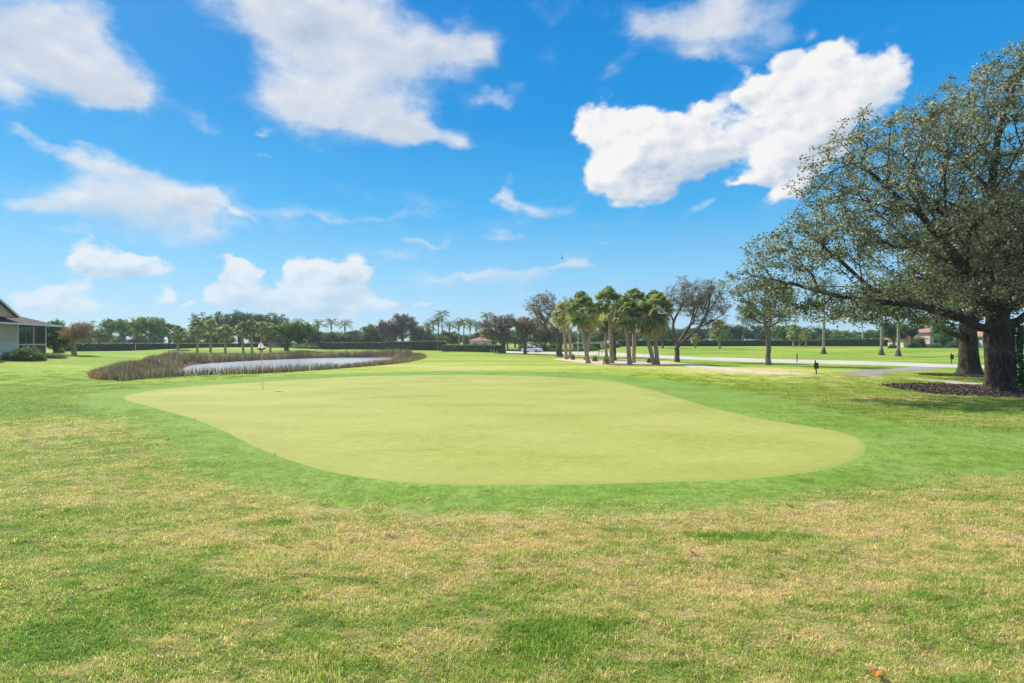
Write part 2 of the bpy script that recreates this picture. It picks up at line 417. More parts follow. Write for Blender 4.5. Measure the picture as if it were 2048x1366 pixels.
def grain(nt, c, p, amt, scale=5.0):
    """turf grain with nearly equal contrast at every size"""
    n = nt.noise(nt.vm('MULTIPLY', p, (1, .8, 1)), scale, 10, .86)
    k = nt.smooth(n, .34, .66)
    return nt.mix(1.0, c, nt.mix(k, (1 - amt,) * 3, (1 + amt * .8,) * 3), 'MULTIPLY')
def ground_material():
    m, nt, out = new_mat('turf')
    c, f = turf_col(nt)
    mud = nt.attr('mud')
    p = pos(nt)
    c = nt.mix(nt.smooth(nt.math('ADD', mud, nt.math('MULTIPLY', nt.math('SUBTRACT', nt.noise(p, 2.5, 4), .5), .7)), .35, .6), c, (.16, .12, .075))
    fine = nt.noise(p, 65, 4, .7)
    c = grain(nt, c, p, .34)
    sy_ = nt.new('ShaderNodeSeparateXYZ'); nt.put(sy_.inputs[0], p)
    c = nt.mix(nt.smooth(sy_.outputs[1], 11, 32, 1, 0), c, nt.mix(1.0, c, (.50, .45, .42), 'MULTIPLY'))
    hh = nt.math('ADD', nt.math('MULTIPLY', fine, .35), nt.noise(p, 9, 5, .6))
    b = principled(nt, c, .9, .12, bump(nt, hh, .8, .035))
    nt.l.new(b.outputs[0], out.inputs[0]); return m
def fringe_colour(nt, p):
    n = nt.noise(p, .5, 5, .6); k = nt.noise(nt.vm('MULTIPLY', p, (.8, 1.1, 1)), 2.2, 6, .75)
    t = nt.math('ADD', n, nt.math('MULTIPLY', nt.math('SUBTRACT', k, .5), .6)); t = nt.math('ADD', t, nt.math('MULTIPLY', nt.math('SUBTRACT', nt.noise(p, 16, 4, .7), .5), .5))
    return nt.ramp(t, [(.25, (.135, .243, .030)), (.5, (.192, .307, .052)), (.75, (.255, .345, .088))])
def fringe_group():
    g = bpy.data.node_groups.new('fringe_colour', 'ShaderNodeTree')
    g.interface.new_socket('Color', in_out='OUTPUT', socket_type='NodeSocketColor')
    nt = NT(g); out = nt.new('NodeGroupOutput')
    nt.l.new(fringe_colour(nt, nt.vm('MULTIPLY', pos(nt), (1, 1, 0))), out.inputs[0]); return g
FRG = fringe_group()
def fringe_material():
    m, nt, out = new_mat('fringe_grass')
    g = nt.new('ShaderNodeGroup'); g.node_tree = FRG
    c, f = turf_col(nt); p = pos(nt)
    e = nt.math('ADD', nt.attr('edge'), nt.math('MULTIPLY', nt.math('SUBTRACT', nt.noise(p, 1.6, 6, .65), .5), 1.6))
    sy_ = nt.new('ShaderNodeSeparateXYZ'); nt.put(sy_.inputs[0], p)
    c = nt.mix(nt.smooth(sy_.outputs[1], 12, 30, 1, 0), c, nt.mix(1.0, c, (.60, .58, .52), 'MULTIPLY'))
    col = nt.mix(nt.smooth(e, .0, .6), c, g.outputs[0])
    fine = nt.noise(p, 75, 3, .7)
    col = grain(nt, col, p, .34, 8.0)
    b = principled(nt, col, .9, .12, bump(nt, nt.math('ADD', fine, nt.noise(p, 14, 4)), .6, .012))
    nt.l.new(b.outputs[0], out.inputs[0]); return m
def green_material():
    m, nt, out = new_mat('bent_grass')
    p = pos(nt)
    mp = nt.new('ShaderNodeMapping'); nt.put(mp.inputs[0], p); mp.inputs['Rotation'].default_value = (0, 0, R(14)); mp.inputs['Scale'].default_value = (.6, 1.1, 1)
    n = nt.noise(mp.outputs[0], .45, 4, .55); n2 = nt.noise(mp.outputs[0], 6, 4, .65)
    t = nt.math('ADD', n, nt.math('MULTIPLY', nt.math('SUBTRACT', n2, .5), .7))
    c = nt.ramp(t, [(.25, (.27, .315, .06)), (.45, (.335, .365, .088)), (.6, (.37, .385, .105)), (.8, (.42, .415, .13))])
    e = nt.math('ADD', nt.attr('edge'), nt.math('MULTIPLY', nt.math('SUBTRACT', nt.noise(p, 9, 5, .7), .5), .45))
    c = nt.mix(nt.smooth(e, 0, .14, .85, 0), c, (.25, .41, .09))
    fine = nt.noise(p, 110, 3, .7)
    c = grain(nt, c, p, .09)
    c = nt.mix(nt.smooth(nt.math('ADD', nt.attr('edge'), nt.math('MULTIPLY', nt.math('SUBTRACT', n, .5), 2.5)), .1, 1.5, .45, 0), c, (.30, .315, .075))
    # a worn, greyer patch on the left of the green
    x, y = G0(440, 825); d = nt.vm('MULTIPLY_ADD', p, (1 / 2.3, 1 / 1.3, 0), (-x / 2.3, -y / 1.3, 0)); 
    wear = nt.math('MULTIPLY', nt.math('POWER', .37, nt.vm('DOT_PRODUCT', nt.vm('MULTIPLY', d, (1, 1, 0)), nt.vm('MULTIPLY', d, (1, 1, 0)))), nt.smooth(n2, .3, .7))
    c = nt.mix(nt.math('MULTIPLY', wear, .55), c, (.30, .30, .10))
    b = principled(nt, c, .85, .15, bump(nt, nt.math('ADD', fine, nt.math('MULTIPLY', nt.noise(p, 2.2, 3), 3)), .35, .006))
    nt.l.new(b.outputs[0], out.inputs[0]); return m
def slab_material(name, c1, c2, scale=1.2, speck=.12):
    m, nt, out = new_mat(name); p = pos(nt)
    n = nt.noise(p, scale, 5, .6); f = nt.noise(p, 60, 3, .7)
    c = nt.mix(nt.smooth(n, .3, .7), c1, c2)
    c = nt.mix(1.0, c, nt.mix(f, (1 - speck,) * 3, (1 + speck,) * 3), 'MULTIPLY')
    b = principled(nt, c, .9, .2, bump(nt, f, .3, .004)); nt.l.new(b.outputs[0], out.inputs[0]); return m

M = {}
M['turf'] = ground_material(); M['fringe'] = fringe_material(); M['green'] = green_material()
M['road'] = slab_material('pale_asphalt', (.46, .43, .385), (.56, .53, .48), .25)
M['path'] = slab_material('path_concrete', (.46, .42, .37), (.58, .54, .46), .7)
M['path2'] = slab_material('path_asphalt', (.26, .235, .25), (.34, .31, .31), .7)
M['sand'] = slab_material('bed_sand', (.58, .43, .31), (.68, .54, .40), .8, .2)
M['mulch'] = slab_material('bark_mulch', (.055, .036, .024), (.12, .08, .055), 6, .6)
M['mulchchip'] = leaf_mat('mulch_chip', [(0, (.04, .028, .022)), (.6, (.12, .085, .065)), (.9, (.30, .25, .20)), (1, (.55, .50, .42))], .8, .2, .0)
M['white'] = simple('white_paint', (.72, .72, .70), (.64, .64, .62), 5, .5)
M['black'] = simple('black_metal', (.012, .012, .013), (.02, .02, .02), 20, .4, .5)
M['grey'] = simple('galvanised', (.36, .37, .38), (.28, .29, .30), 12, .5, .4)

def bark(name, c1, c2, c3, sc=5, stretch=(1, 1, .22), dist=.05):
    m, nt, out = new_mat(name); co = nt.vm('MULTIPLY', objco(nt), stretch)
    n = nt.noise(co, sc, 8, .68, .6); w = nt.noise(objco(nt), 1.1, 4)
    c = nt.ramp(n, [(.3, c1), (.5, c2), (.68, c3)])
    c = nt.mix(nt.smooth(w, .45, .7), c, tuple(.5 * a + .5 * b for a, b in zip(c1, c3)))
    b = principled(nt, c, .92, .15, bump(nt, n, 1.0, dist)); nt.l.new(b.outputs[0], out.inputs[0]); return m
M['bark'] = bark('oak_bark', (.04, .033, .028), (.13, .11, .09), (.29, .255, .215), 7, (1, 1, .3), .09)
M['bark_hero'] = bark('furrowed_dark_bark', (.018, .014, .011), (.065, .052, .042), (.19, .165, .135), 7, (1, 1, .25), .12)
M['bark_far'] = bark('grey_bark', (.10, .085, .075), (.20, .17, .15), (.33, .29, .26), 3)
M['bark_tan'] = bark('smooth_tan_bark', (.22, .14, .07), (.38, .25, .13), (.50, .36, .22), 4)
M['palm_bark'] = bark('sabal_bark', (.20, .13, .09), (.42, .30, .21), (.62, .48, .36), 6, (1, 1, 2.2), .03)
M['royal_bark'] = bark('royal_bark', (.18, .155, .13), (.30, .265, .23), (.42, .38, .335), 3, (1, 1, 1.8), .02)
M['royal_base'] = bark('royal_root_bark', (.05, .035, .025), (.13, .09, .065), (.24, .18, .14), 5, (1, 1, .6), .03)
M['shaft'] = simple('crownshaft_green', (.13, .26, .06), (.18, .30, .09), 3, .4)
M['leaf_hero'] = leaf_mat('oak_leaf', [(0, (.055, .062, .04)), (.35, (.15, .165, .11)), (.7, (.33, .345, .25)), (.9, (.62, .62, .53)), (1, (.54, .40, .24))], .45, .5, .52, (1.15, 1.25, .9))
M['leaf_hero2'] = leaf_mat('oak_leaf_green', [(0, (0.045, 0.083, 0.030)), (0.5, (0.090, 0.165, 0.053)), (0.9, (0.180, 0.270, 0.090)), (1, (0.330, 0.300, 0.120))], .4, .6, .3)
M['leaf_dark'] = leaf_mat('dark_leaf', [(0, (0.030, 0.068, 0.030)), (0.5, (0.068, 0.128, 0.053)), (1, (0.150, 0.240, 0.075))], .5, .4, .25)
M['leaf_ficus'] = leaf_mat('ficus_leaf', [(0, (0.045, 0.098, 0.033)), (0.5, (0.112, 0.210, 0.053)), (1, (0.330, 0.450, 0.105))], .5, .4, .35)
M['leaf_brown'] = leaf_mat('thin_brown_leaf', [(0, (.13, .125, .08)), (.4, (.24, .215, .145)), (.8, (.36, .30, .205)), (1, (.46, .33, .18))], .6, .3, .3, (1.1, 1.0, .7))
M['leaf_purple'] = leaf_mat('dull_mauve_leaf', [(0, (0.117, 0.111, 0.078)), (0.5, (0.247, 0.208, 0.163)), (1, (0.416, 0.338, 0.273))], .6, .3, .3, (1.1, 1, .8))
M['leaf_olive'] = leaf_mat('olive_leaf', [(0, (0.091, 0.111, 0.046)), (0.5, (0.182, 0.208, 0.091)), (0.9, (0.312, 0.312, 0.143)), (1, (0.442, 0.312, 0.156))], .5, .4, .3)
M['leaf_hedge'] = leaf_mat('hedge_leaf', [(0, (0.031, 0.070, 0.022)), (0.5, (0.077, 0.140, 0.039)), (1, (0.210, 0.308, 0.084))], .45, .4, .25)
M['leaf_hedge2'] = leaf_mat('bronze_hedge_leaf', [(0, (0.078, 0.078, 0.039)), (0.5, (0.156, 0.150, 0.072)), (1, (0.286, 0.273, 0.117))], .5, .4, .25)
M['leaf_bright'] = leaf_mat('bright_leaf', [(0, (.05, .10, .02)), (.5, (.12, .22, .04)), (1, (.28, .38, .08))], .5, .4, .4)
M['leaf_crape'] = leaf_mat('autumn_leaf', [(0, (.22, .18, .11)), (.5, (.36, .29, .18)), (1, (.48, .40, .25))], .6, .3, .3, (1.2, 1, .6))
M['sabal'] = leaf_mat('fan_frond', [(0, (.10, .14, .07)), (.35, (.23, .29, .13)), (.7, (.40, .45, .19)), (.92, (.58, .54, .25)), (1, (.60, .48, .26))], .5, .4, .45, (1.15, 1.25, .65))
M['deadfrond'] = leaf_mat('dead_frond', [(0, (0.168, 0.098, 0.049)), (0.5, (0.364, 0.224, 0.119)), (1, (0.588, 0.392, 0.224))], .7, .2, .25, (1.1, 1, .8))
M['royal'] = leaf_mat('feather_frond', [(0, (0.053, 0.090, 0.033)), (0.5, (0.128, 0.180, 0.060)), (1, (0.300, 0.375, 0.120))], .4, .5, .25)
M['reed'] = leaf_mat('reed_stalk', [(0, (.10, .11, .05)), (.25, (.17, .22, .08)), (.5, (.29, .24, .15)), (.75, (.44, .35, .25)), (.92, (.62, .51, .32)), (1, (.76, .65, .45))], .7, .2, .2, (1.1, 1, .8))
M['reed_tan'] = leaf_mat('low_sedge', [(0, (.20, .12, .07)), (.5, (.42, .27, .16)), (1, (.62, .46, .28))], .7, .2, .25, (1.1, 1, .8))
M['grass'] = None

# ------------------------------------------------------------------ ground sheet
def build_ground():
    r = [0.0]; q = 1.2
    rr = [.6]
    while q < 3500: rr.append(q); q *= 1.0125 if q < 220 else 1.06
    fr = np.arange(-58, 58.001, .3); bk = np.arange(61, 299.9, 4.5)
    a = np.radians(np.concatenate([fr, bk])); na = len(a)
    rr = np.array(rr); nr = len(rr)
    X = rr[:, None] * np.sin(a)[None, :]; Y = rr[:, None] * np.cos(a)[None, :]
    Z = H(X, Y)
    V = np.stack([X, Y, Z], -1).reshape(-1, 3)
    V = np.vstack([V, [[0, 0, 0]]])
    i = np.arange(nr - 1)[:, None] * na; j = np.arange(na)[None, :]; jn = (j + 1) % na
    quads = np.stack([i + j, i + na + j, i + na + jn, i + jn], -1).reshape(-1, 4)[:, ::-1]
    tr = np.stack([np.full(na, len(V) - 1), np.arange(na), (np.arange(na) + 1) % na], -1)[:, ::-1]
    mud = sst((sdist(V[:, 0], V[:, 1], POND) - .1) / .9)
    o = mesh_np('ground', V, quads=quads, tris=tr, mat=M['turf'], attrs={'mud': ('POINT', mud)}, smooth=True)
    tag(o, kind='structure')
def sheet(name, poly, mat, off, step, kind='structure', edge=True):
    """drape a smooth outline over the terrain as its own thin sheet"""
    poly = np.asarray(poly); n = len(poly)
    lo, hi = poly.min(0), poly.max(0)
    gx, gy = np.meshgrid(np.arange(lo[0], hi[0], step), np.arange(lo[1], hi[1], step))
    gx = gx.ravel() + rng.uniform(-.1, .1, gx.size) * step; gy = gy.ravel() + rng.uniform(-.1, .1, gy.size) * step
    sel = sdist(gx, gy, poly) > max(step * .35, .3)
    tg = np.roll(poly, -1, 0) - np.roll(poly, 1, 0); tg /= np.linalg.norm(tg, axis=1)[:, None] + 1e-9
    nn_ = np.column_stack([-tg[:, 1], tg[:, 0]]); cand = np.vstack([poly + nn_ * .15, poly - nn_ * .15]); cand = cand[sdist(cand[:, 0], cand[:, 1], poly) > .12]
    pts = [Vector(p) for p in poly.tolist()] + [Vector(p) for p in cand.tolist()] + [Vector((x, y)) for x, y in zip(gx[sel], gy[sel])]
    vo, eo, fo, *_ = geometry.delaunay_2d_cdt(pts, [], [list(range(n))], 1, 1e-5)
    V = np.array([(v.x, v.y) for v in vo]); d = sdist(V[:, 0], V[:, 1], poly); z = H(V[:, 0], V[:, 1]) + off * (.12 + .88 * sst(d / .12))
    F = [list(f) for f in fo]
    ec = {}
    for f in F:
        for i in range(len(f)): ec[(f[i], f[(i + 1) % len(f)])] = 1
    V3 = np.column_stack([V, z]).tolist(); dd = np.maximum(d, 0).tolist(); low = {}
    for (i, j) in list(ec):
        if (j, i) not in ec:          # outer rim: fold the turf edge down into the ground
            for k in (i, j):
                if k not in low: low[k] = len(V3); V3.append([V3[k][0], V3[k][1], V3[k][2] - .06]); dd.append(0.0)
            F.append([j, i, low[i], low[j]])
    o = mesh_np(name, np.array(V3), F=F, mat=mat, attrs={'edge': ('POINT', np.array(dd))}, smooth=False)
    return tag(o, kind=kind)
GREEN = catmull([G0(*p) for p in [(243,797),(300,815),(380,838),(440,862),(500,892),(560,917),(640,942),(740,960),(850,970),(1000,973),(1150,972),(1300,968),(1450,963),(1560,955),(1650,942),(1710,922),(1738,900),(1725,880),(1680,864),(1600,850),(1500,833),(1400,808),(1320,784),(1240,765),(1160,757),(1050,751.5),(940,750),(850,750.5),(740,752),(640,757),(540,763),(440,769),(340,777),(280,785)]], 6)
FRINGE = catmull([G0(*p) for p in [(118,797),(150,818),(215,840),(255,865),(290,890),(300,915),(340,948),(420,978),(520,1005),(640,1030),(800,1040),(1000,1045),(1200,1042),(1400,1035),(1560,1022),(1700,1003),(1850,985),(2048,965),(2260,945),(2400,905),(2250,880),(2048,863),(1900,850),(1760,834),(1640,812),(1500,784),(1400,768),(1300,757),(1220,749),(1100,744),(950,742),(800,743.5),(640,749),(500,757),(380,764),(280,773),(180,785)]], 6)
build_ground()
sheet('fringe', FRINGE, M['fringe'], .006, .7)
sheet('putting_green', GREEN, M['green'], .014, .8)
def band(a, b, n=8): return np.vstack([catmull(a, n, False), catmull(b, n, False)[::-1]])
ROAD = band([(-24,165),(-14,132),(-7,114),(-1.2,102.5),(13.1,86),(21.8,66.4),(31.0,52.4),(37.2,44),(42.5,38.5),(55,29),(75,16)],
            [(-15,175),(-7,148),(1.5,128),(17.2,108),(26,80),(37.4,62),(43.7,50.5),(48.5,45),(60,37),(80,24)])
sheet('road', ROAD, M['road'], .03, 2.2)
def ribbon(pts, w, n=8):
    c = catmull(pts, n, False); t = np.gradient(c, axis=0); t /= np.linalg.norm(t, axis=1)[:, None]
    nn = np.column_stack([-t[:, 1], t[:, 0]]) * w / 2
    return np.vstack([c + nn, (c - nn)[::-1]])
sheet('cart_path', ribbon([(14,56), G(1350,727), G(1400,733), G(1450,738.5), G(1500,743), G(1550,747), (19.2,33.5),(21,29.5),(22.5,26.2),(23.6,23.6),(25.6,20.4),(31,17)], 2.2), M['path'], .02, .7)
JU = (36.5, 44.6)
sheet('side_path', ribbon([(21.2,31.2),(23.0,33.6),(25.2,36.4),(28.5,38.8),(32.5,41.4),JU], 2.3), M['path2'], .026, .7)
SAND = catmull([G0(*p) for p in [(1107,718),(1150,724),(1200,730),(1250,731.5),(1310,730),(1352,728),(1345,724),(1280,720.5),(1220,718.5),(1150,716.5)]], 6)
sheet('sand_bed', SAND, M['sand'], .03, 1.0)
def ellipse(cx, cy_, rx, ry, n=36, seed=0):
    a = np.arange(n) / n * 2 * math.pi; k = 1 + .06 * np.sin(a * 3 + seed) + .05 * np.sin(a * 5 + 2 * seed) + .03 * np.sin(a * 11)
    return np.column_stack([cx + rx * np.cos(a) * k, cy_ + ry * np.sin(a) * k])
MUL1 = ellipse(21.4, 22.2, 4.4, 2.9, seed=1); MUL2 = ellipse(29.6, 33.4, 2.7, 2.0, seed=2)
sheet('mulch_bed', MUL1, M['mulch'], .012, .5); sheet('mulch_bed', MUL2, M['mulch'], .012, .5)

# water
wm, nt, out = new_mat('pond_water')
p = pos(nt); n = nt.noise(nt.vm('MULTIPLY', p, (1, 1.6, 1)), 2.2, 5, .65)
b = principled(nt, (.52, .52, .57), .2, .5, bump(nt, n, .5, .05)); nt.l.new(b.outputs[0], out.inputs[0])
lo, hi = POND.min(0), POND.max(0)
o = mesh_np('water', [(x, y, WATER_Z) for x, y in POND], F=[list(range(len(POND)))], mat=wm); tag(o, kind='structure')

# ------------------------------------------------------------------ grass blades (stuff) : template clumps + points in one mesh, spread by geometry nodes
def blade_template(n, rad, h, w, lean, seed):
    r = np.random.default_rng(seed)
    a = r.uniform(0, 6.283, n); d = rad * np.sqrt(r.uniform(0, 1, n)); bx, by = d * np.cos(a), d * np.sin(a)
    th = r.uniform(0, 6.283, n); ln = r.normal(0, lean, n); hh = h * r.uniform(.45, 1.15, n)
    ux, uy = np.cos(th), np.sin(th); vx, vy = -uy, ux
    ww = w * r.uniform(.7, 1.3, n)
    V = np.zeros((n, 5, 3))
    V[:, 0] = np.stack([bx - ux * ww, by - uy * ww, -.008 + 0 * bx], -1); V[:, 1] = np.stack([bx + ux * ww, by + uy * ww, -.008 + 0 * bx], -1)
    mx, my = bx + vx * ln * hh * .4, by + vy * ln * hh * .4
    V[:, 2] = np.stack([mx + ux * ww * .8, my + uy * ww * .8, hh * .55], -1); V[:, 3] = np.stack([mx - ux * ww * .8, my - uy * ww * .8, hh * .55], -1)
    V[:, 4] = np.stack([bx + vx * ln * hh, by + vy * ln * hh, hh * np.clip(1 - .3 * ln ** 2, .25, 1)], -1)
    b_ = np.arange(n)[:, None] * 5
    return V.reshape(-1, 3), b_ + np.array([0, 1, 2, 3]), b_ + np.array([3, 2, 4]), np.repeat(r.uniform(0, 1, n), 2)

def grass_mat(name, fringe=False):
    m, nt, out = new_mat(name)
    if fringe:
        g = nt.new('ShaderNodeGroup'); g.node_tree = FRG; c = g.outputs[0]
    else: c, _ = turf_col(nt, nt.math('MULTIPLY', nt.math('SUBTRACT', nt.attr('tint'), .5), .75))
    t = nt.math('FRACT', nt.math('MULTIPLY', nt.attr('tint'), 7.31))
    k = nt.ramp(t, [(0, (.70, .72, .6)), (.5, (1.1, 1.1, 1.05)), (.85, (1.35, 1.3, 1.2)), (1, (1.9, 1.75, 1.7))] if not fringe else [(0, (.7, .75, .7)), (.6, (1.05, 1.05, 1.05)), (1, (1.3, 1.25, 1.35))])
    c = nt.mix(1.0, c, k, 'MULTIPLY')
    b = principled(nt, c, .6, .25)
    tr = nt.new('ShaderNodeBsdfTranslucent'); nt.put(tr.inputs[0], nt.mix(1.0, c, (1.05, 1.1, .8), 'MULTIPLY'))
    mx = nt.new('ShaderNodeMixShader'); mx.inputs[0].default_value = .5
    nt.l.new(b.outputs[0], mx.inputs[1]); nt.l.new(tr.outputs[0], mx.inputs[2]); nt.l.new(mx.outputs[0], out.inputs[0]); return m

def grass_field(name, pts, scl, hsc, templates, mat, label):
    """pts Nx3"""
    Vs = []; Q = []; T = []; kd = []; tint_q = []; tint_t = []
    base = 0
    for k, (v, q, t, ti) in enumerate(templates):
        Vs.append(v); Q.append(q + base); T.append(t + base); kd.append(np.full(len(v), k + 1.0)); tint_q.append(ti[::2]); tint_t.append(ti[1::2]); base += len(v)
    Vs.append(pts); kd.append(np.zeros(len(pts)))
    V = np.vstack(Vs); nT = base
    s = np.concatenate([np.ones(nT), scl]); h_ = np.concatenate([np.ones(nT), hsc])
    o = mesh_np(name, V, quads=np.vstack(Q), tris=np.vstack(T), mat=mat,
                attrs={'tint': ('FACE', np.concatenate(tint_q + tint_t)), 'role': ('POINT', np.concatenate(kd)), 'spread': ('POINT', s), 'tall': ('POINT', h_)})
    g = bpy.data.node_groups.new(name + '_spread', 'GeometryNodeTree')
    g.interface.new_socket('Geometry', in_out='INPUT', socket_type='NodeSocketGeometry'); g.interface.new_socket('Geometry', in_out='OUTPUT', socket_type='NodeSocketGeometry')
    N = g.nodes; L = g.links
    gi = N.new('NodeGroupInput'); go = N.new('NodeGroupOutput'); join = N.new('GeometryNodeJoinGeometry')
    def na(nm):
        a = N.new('GeometryNodeInputNamedAttribute'); a.data_type = 'FLOAT'; a.inputs['Name'].default_value = nm; return a.outputs['Attribute']
    def cmp(sock, val):
        c = N.new('FunctionNodeCompare'); c.data_type = 'FLOAT'; c.operation = 'EQUAL'; L.new(sock, c.inputs[0]); c.inputs[1].default_value = val; c.inputs['Epsilon'].default_value = .1; return c.outputs[0]
    role = na('role')
    sp_ = N.new('GeometryNodeSeparateGeometry'); sp_.domain = 'POINT'; L.new(gi.outputs[0], sp_.inputs[0]); L.new(cmp(role, 0.0), sp_.inputs[1])
    idx = N.new('GeometryNodeInputIndex'); mod = N.new('ShaderNodeMath'); mod.operation = 'MODULO'; L.new(idx.outputs[0], mod.inputs[0]); mod.inputs[1].default_value = len(templates)
    rv = N.new('FunctionNodeRandomValue'); rv.data_type = 'FLOAT_VECTOR'; rv.inputs[0].default_value = (-.06, -.06, 0); rv.inputs[1].default_value = (.06, .06, 6.283)
    sc = N.new('ShaderNodeCombineXYZ'); L.new(na('spread'), sc.inputs[0]); L.new(na('spread'), sc.inputs[1]); L.new(na('tall'), sc.inputs[2])
    for k in range(len(templates)):
        st = N.new('GeometryNodeSeparateGeometry'); st.domain = 'POINT'; L.new(gi.outputs[0], st.inputs[0]); L.new(cmp(role, k + 1.0), st.inputs[1])
        ip = N.new('GeometryNodeInstanceOnPoints')
        L.new(sp_.outputs[0], ip.inputs['Points']); L.new(cmp(mod.outputs[0], float(k)), ip.inputs['Selection']); L.new(st.outputs[0], ip.inputs['Instance'])
        L.new(rv.outputs[0], ip.inputs['Rotation']); L.new(sc.outputs[0], ip.inputs['Scale'])
        L.new(ip.outputs[0], join.inputs[0])
    L.new(join.outputs[0], go.inputs[0])
    md = o.modifiers.new('spread', 'NODES'); md.node_group = g
    return tag(o, label, 'grass', kind='stuff')

def scatter_grass():
    # rough: patches get wider and sparser with distance
    allp = []; S = []; Hh = []
    for y0, y1, dens, sc_, hs in ((2.4, 5.5, 36, 1.0, 1.0), (5.5, 9, 24, 1.15, 1.0), (9, 15, 10, 1.6, 1.1), (15, 38, 3.6, 2.4, 1.25)):
        st_ = dens ** -.5
        x, y = np.meshgrid(np.arange(-1.15 * y1 - .5, 1.15 * y1 + .5, st_), np.arange(y0, y1, st_)); x, y = x.ravel(), y.ravel()
        x = x + rng.uniform(-.5, .5, x.size) * st_; y = y + rng.uniform(-.5, .5, y.size) * st_
        k = (np.abs(x) < 1.15 * y + .6); x, y = x[k], y[k]
        d = sdist(x, y, FRINGE); k = (d < rng.uniform(-.1, .9, len(x)) ** 1.0)
        k &= (y < 17) | (rng.uniform(size=len(x)) < np.clip((38 - y) / 20, 0, 1) ** 1.2)
        k &= (sdist(x, y, MUL1) < .1) & (sdist(x, y, POND) < 0)
        x, y = x[k], y[k]
        allp.append(np.column_stack([x, y, H(x, y) + 0.0])); S.append(sc_ * rng.uniform(.8, 1.2, len(x)))
        hv = hs * rng.uniform(.5, 1.2, len(x)) * (1 + .22 * wav(x, y, .8, 5))
        for px, py, r_, g_ in ((1440,1078,.22,1.2),(1565,1078,.22,1.2),(1090,1290,.3,.9),(560,1045,.15,1.0),(640,1345,.16,1.0),(820,1215,.1,.9)):
            cx, cy_ = G0(px, py); hv = hv + g_ * np.exp(-((x - cx) ** 2 + (y - cy_) ** 2) / r_ ** 2)
        Hh.append(hv)
    T = [blade_template(320, .19, .031, .0023, 1.3, 10 + k) for k in range(5)]
    grass_field('rough_grass', np.vstack(allp), np.concatenate(S), np.concatenate(Hh), T, grass_mat('rough_blade'), 'patchy green and straw coloured rough grass in the foreground')
    allp = []; S = []; Hh = []
    for y0, y1, dens, sc_ in ((5.2, 9, 14, 1.0), (9, 16, 6, 1.6)):
        st_ = dens ** -.5
        x, y = np.meshgrid(np.arange(-1.15 * y1, 1.15 * y1, st_), np.arange(y0, y1, st_)); x, y = x.ravel(), y.ravel()
        x = x + rng.uniform(-.5, .5, x.size) * st_; y = y + rng.uniform(-.5, .5, y.size) * st_
        k = (np.abs(x) < 1.12 * y + .6) & (sdist(x, y, FRINGE) > -.05) & (sdist(x, y, GREEN) < -.17 * sc_)
        x, y = x[k], y[k]; allp.append(np.column_stack([x, y, H(x, y) + .006])); S.append(sc_ * rng.uniform(.8, 1.2, len(x))); Hh.append(rng.uniform(.35, .6, len(x)))
    T = [blade_template(200, .17, .030, .0013, .6, 30 + k) for k in range(3)]
    grass_field('fringe_grass', np.vstack(allp), np.concatenate(S), np.concatenate(Hh), T, grass_mat('fringe_blade', True), 'short blue-green grass collar round the putting green')
scatter_grass()

# ------------------------------------------------------------------ trees
def grow(seed_pos, seed_par, pts, bf):
    ns = len(seed_pos); n = len(pts)
    pos_ = np.zeros((ns + n, 3)); par = np.full(ns + n, -1); plen = np.zeros(ns + n)
    pos_[:ns] = seed_pos; par[:ns] = seed_par
    for i in range(ns):
        if par[i] >= 0: plen[i] = plen[par[i]] + np.linalg.norm(pos_[i] - pos_[par[i]])
    D = np.linalg.norm(pts[:, None] - pos_[None, :ns], axis=2) + bf * plen[None, :ns]
    # a seed on the lower trunk carries no twigs
    low = pos_[:ns, 2] < grow.minz
    D[:, low] += 50
    best = D.argmin(1); cost = D.min(1); left = np.ones(n, bool)
    for k in range(n):
        c = np.where(left, cost, 1e9); i = int(c.argmin()); left[i] = False
        id_ = ns + k; pos_[id_] = pts[i]; par[id_] = best[i]
        plen[id_] = plen[best[i]] + np.linalg.norm(pts[i] - pos_[best[i]])
        d = np.linalg.norm(pts - pts[i], axis=1) + bf * plen[id_]
        up = left & (d < cost); cost[up] = d[up]; best[up] = id_
    return pos_, par
grow.minz = 0

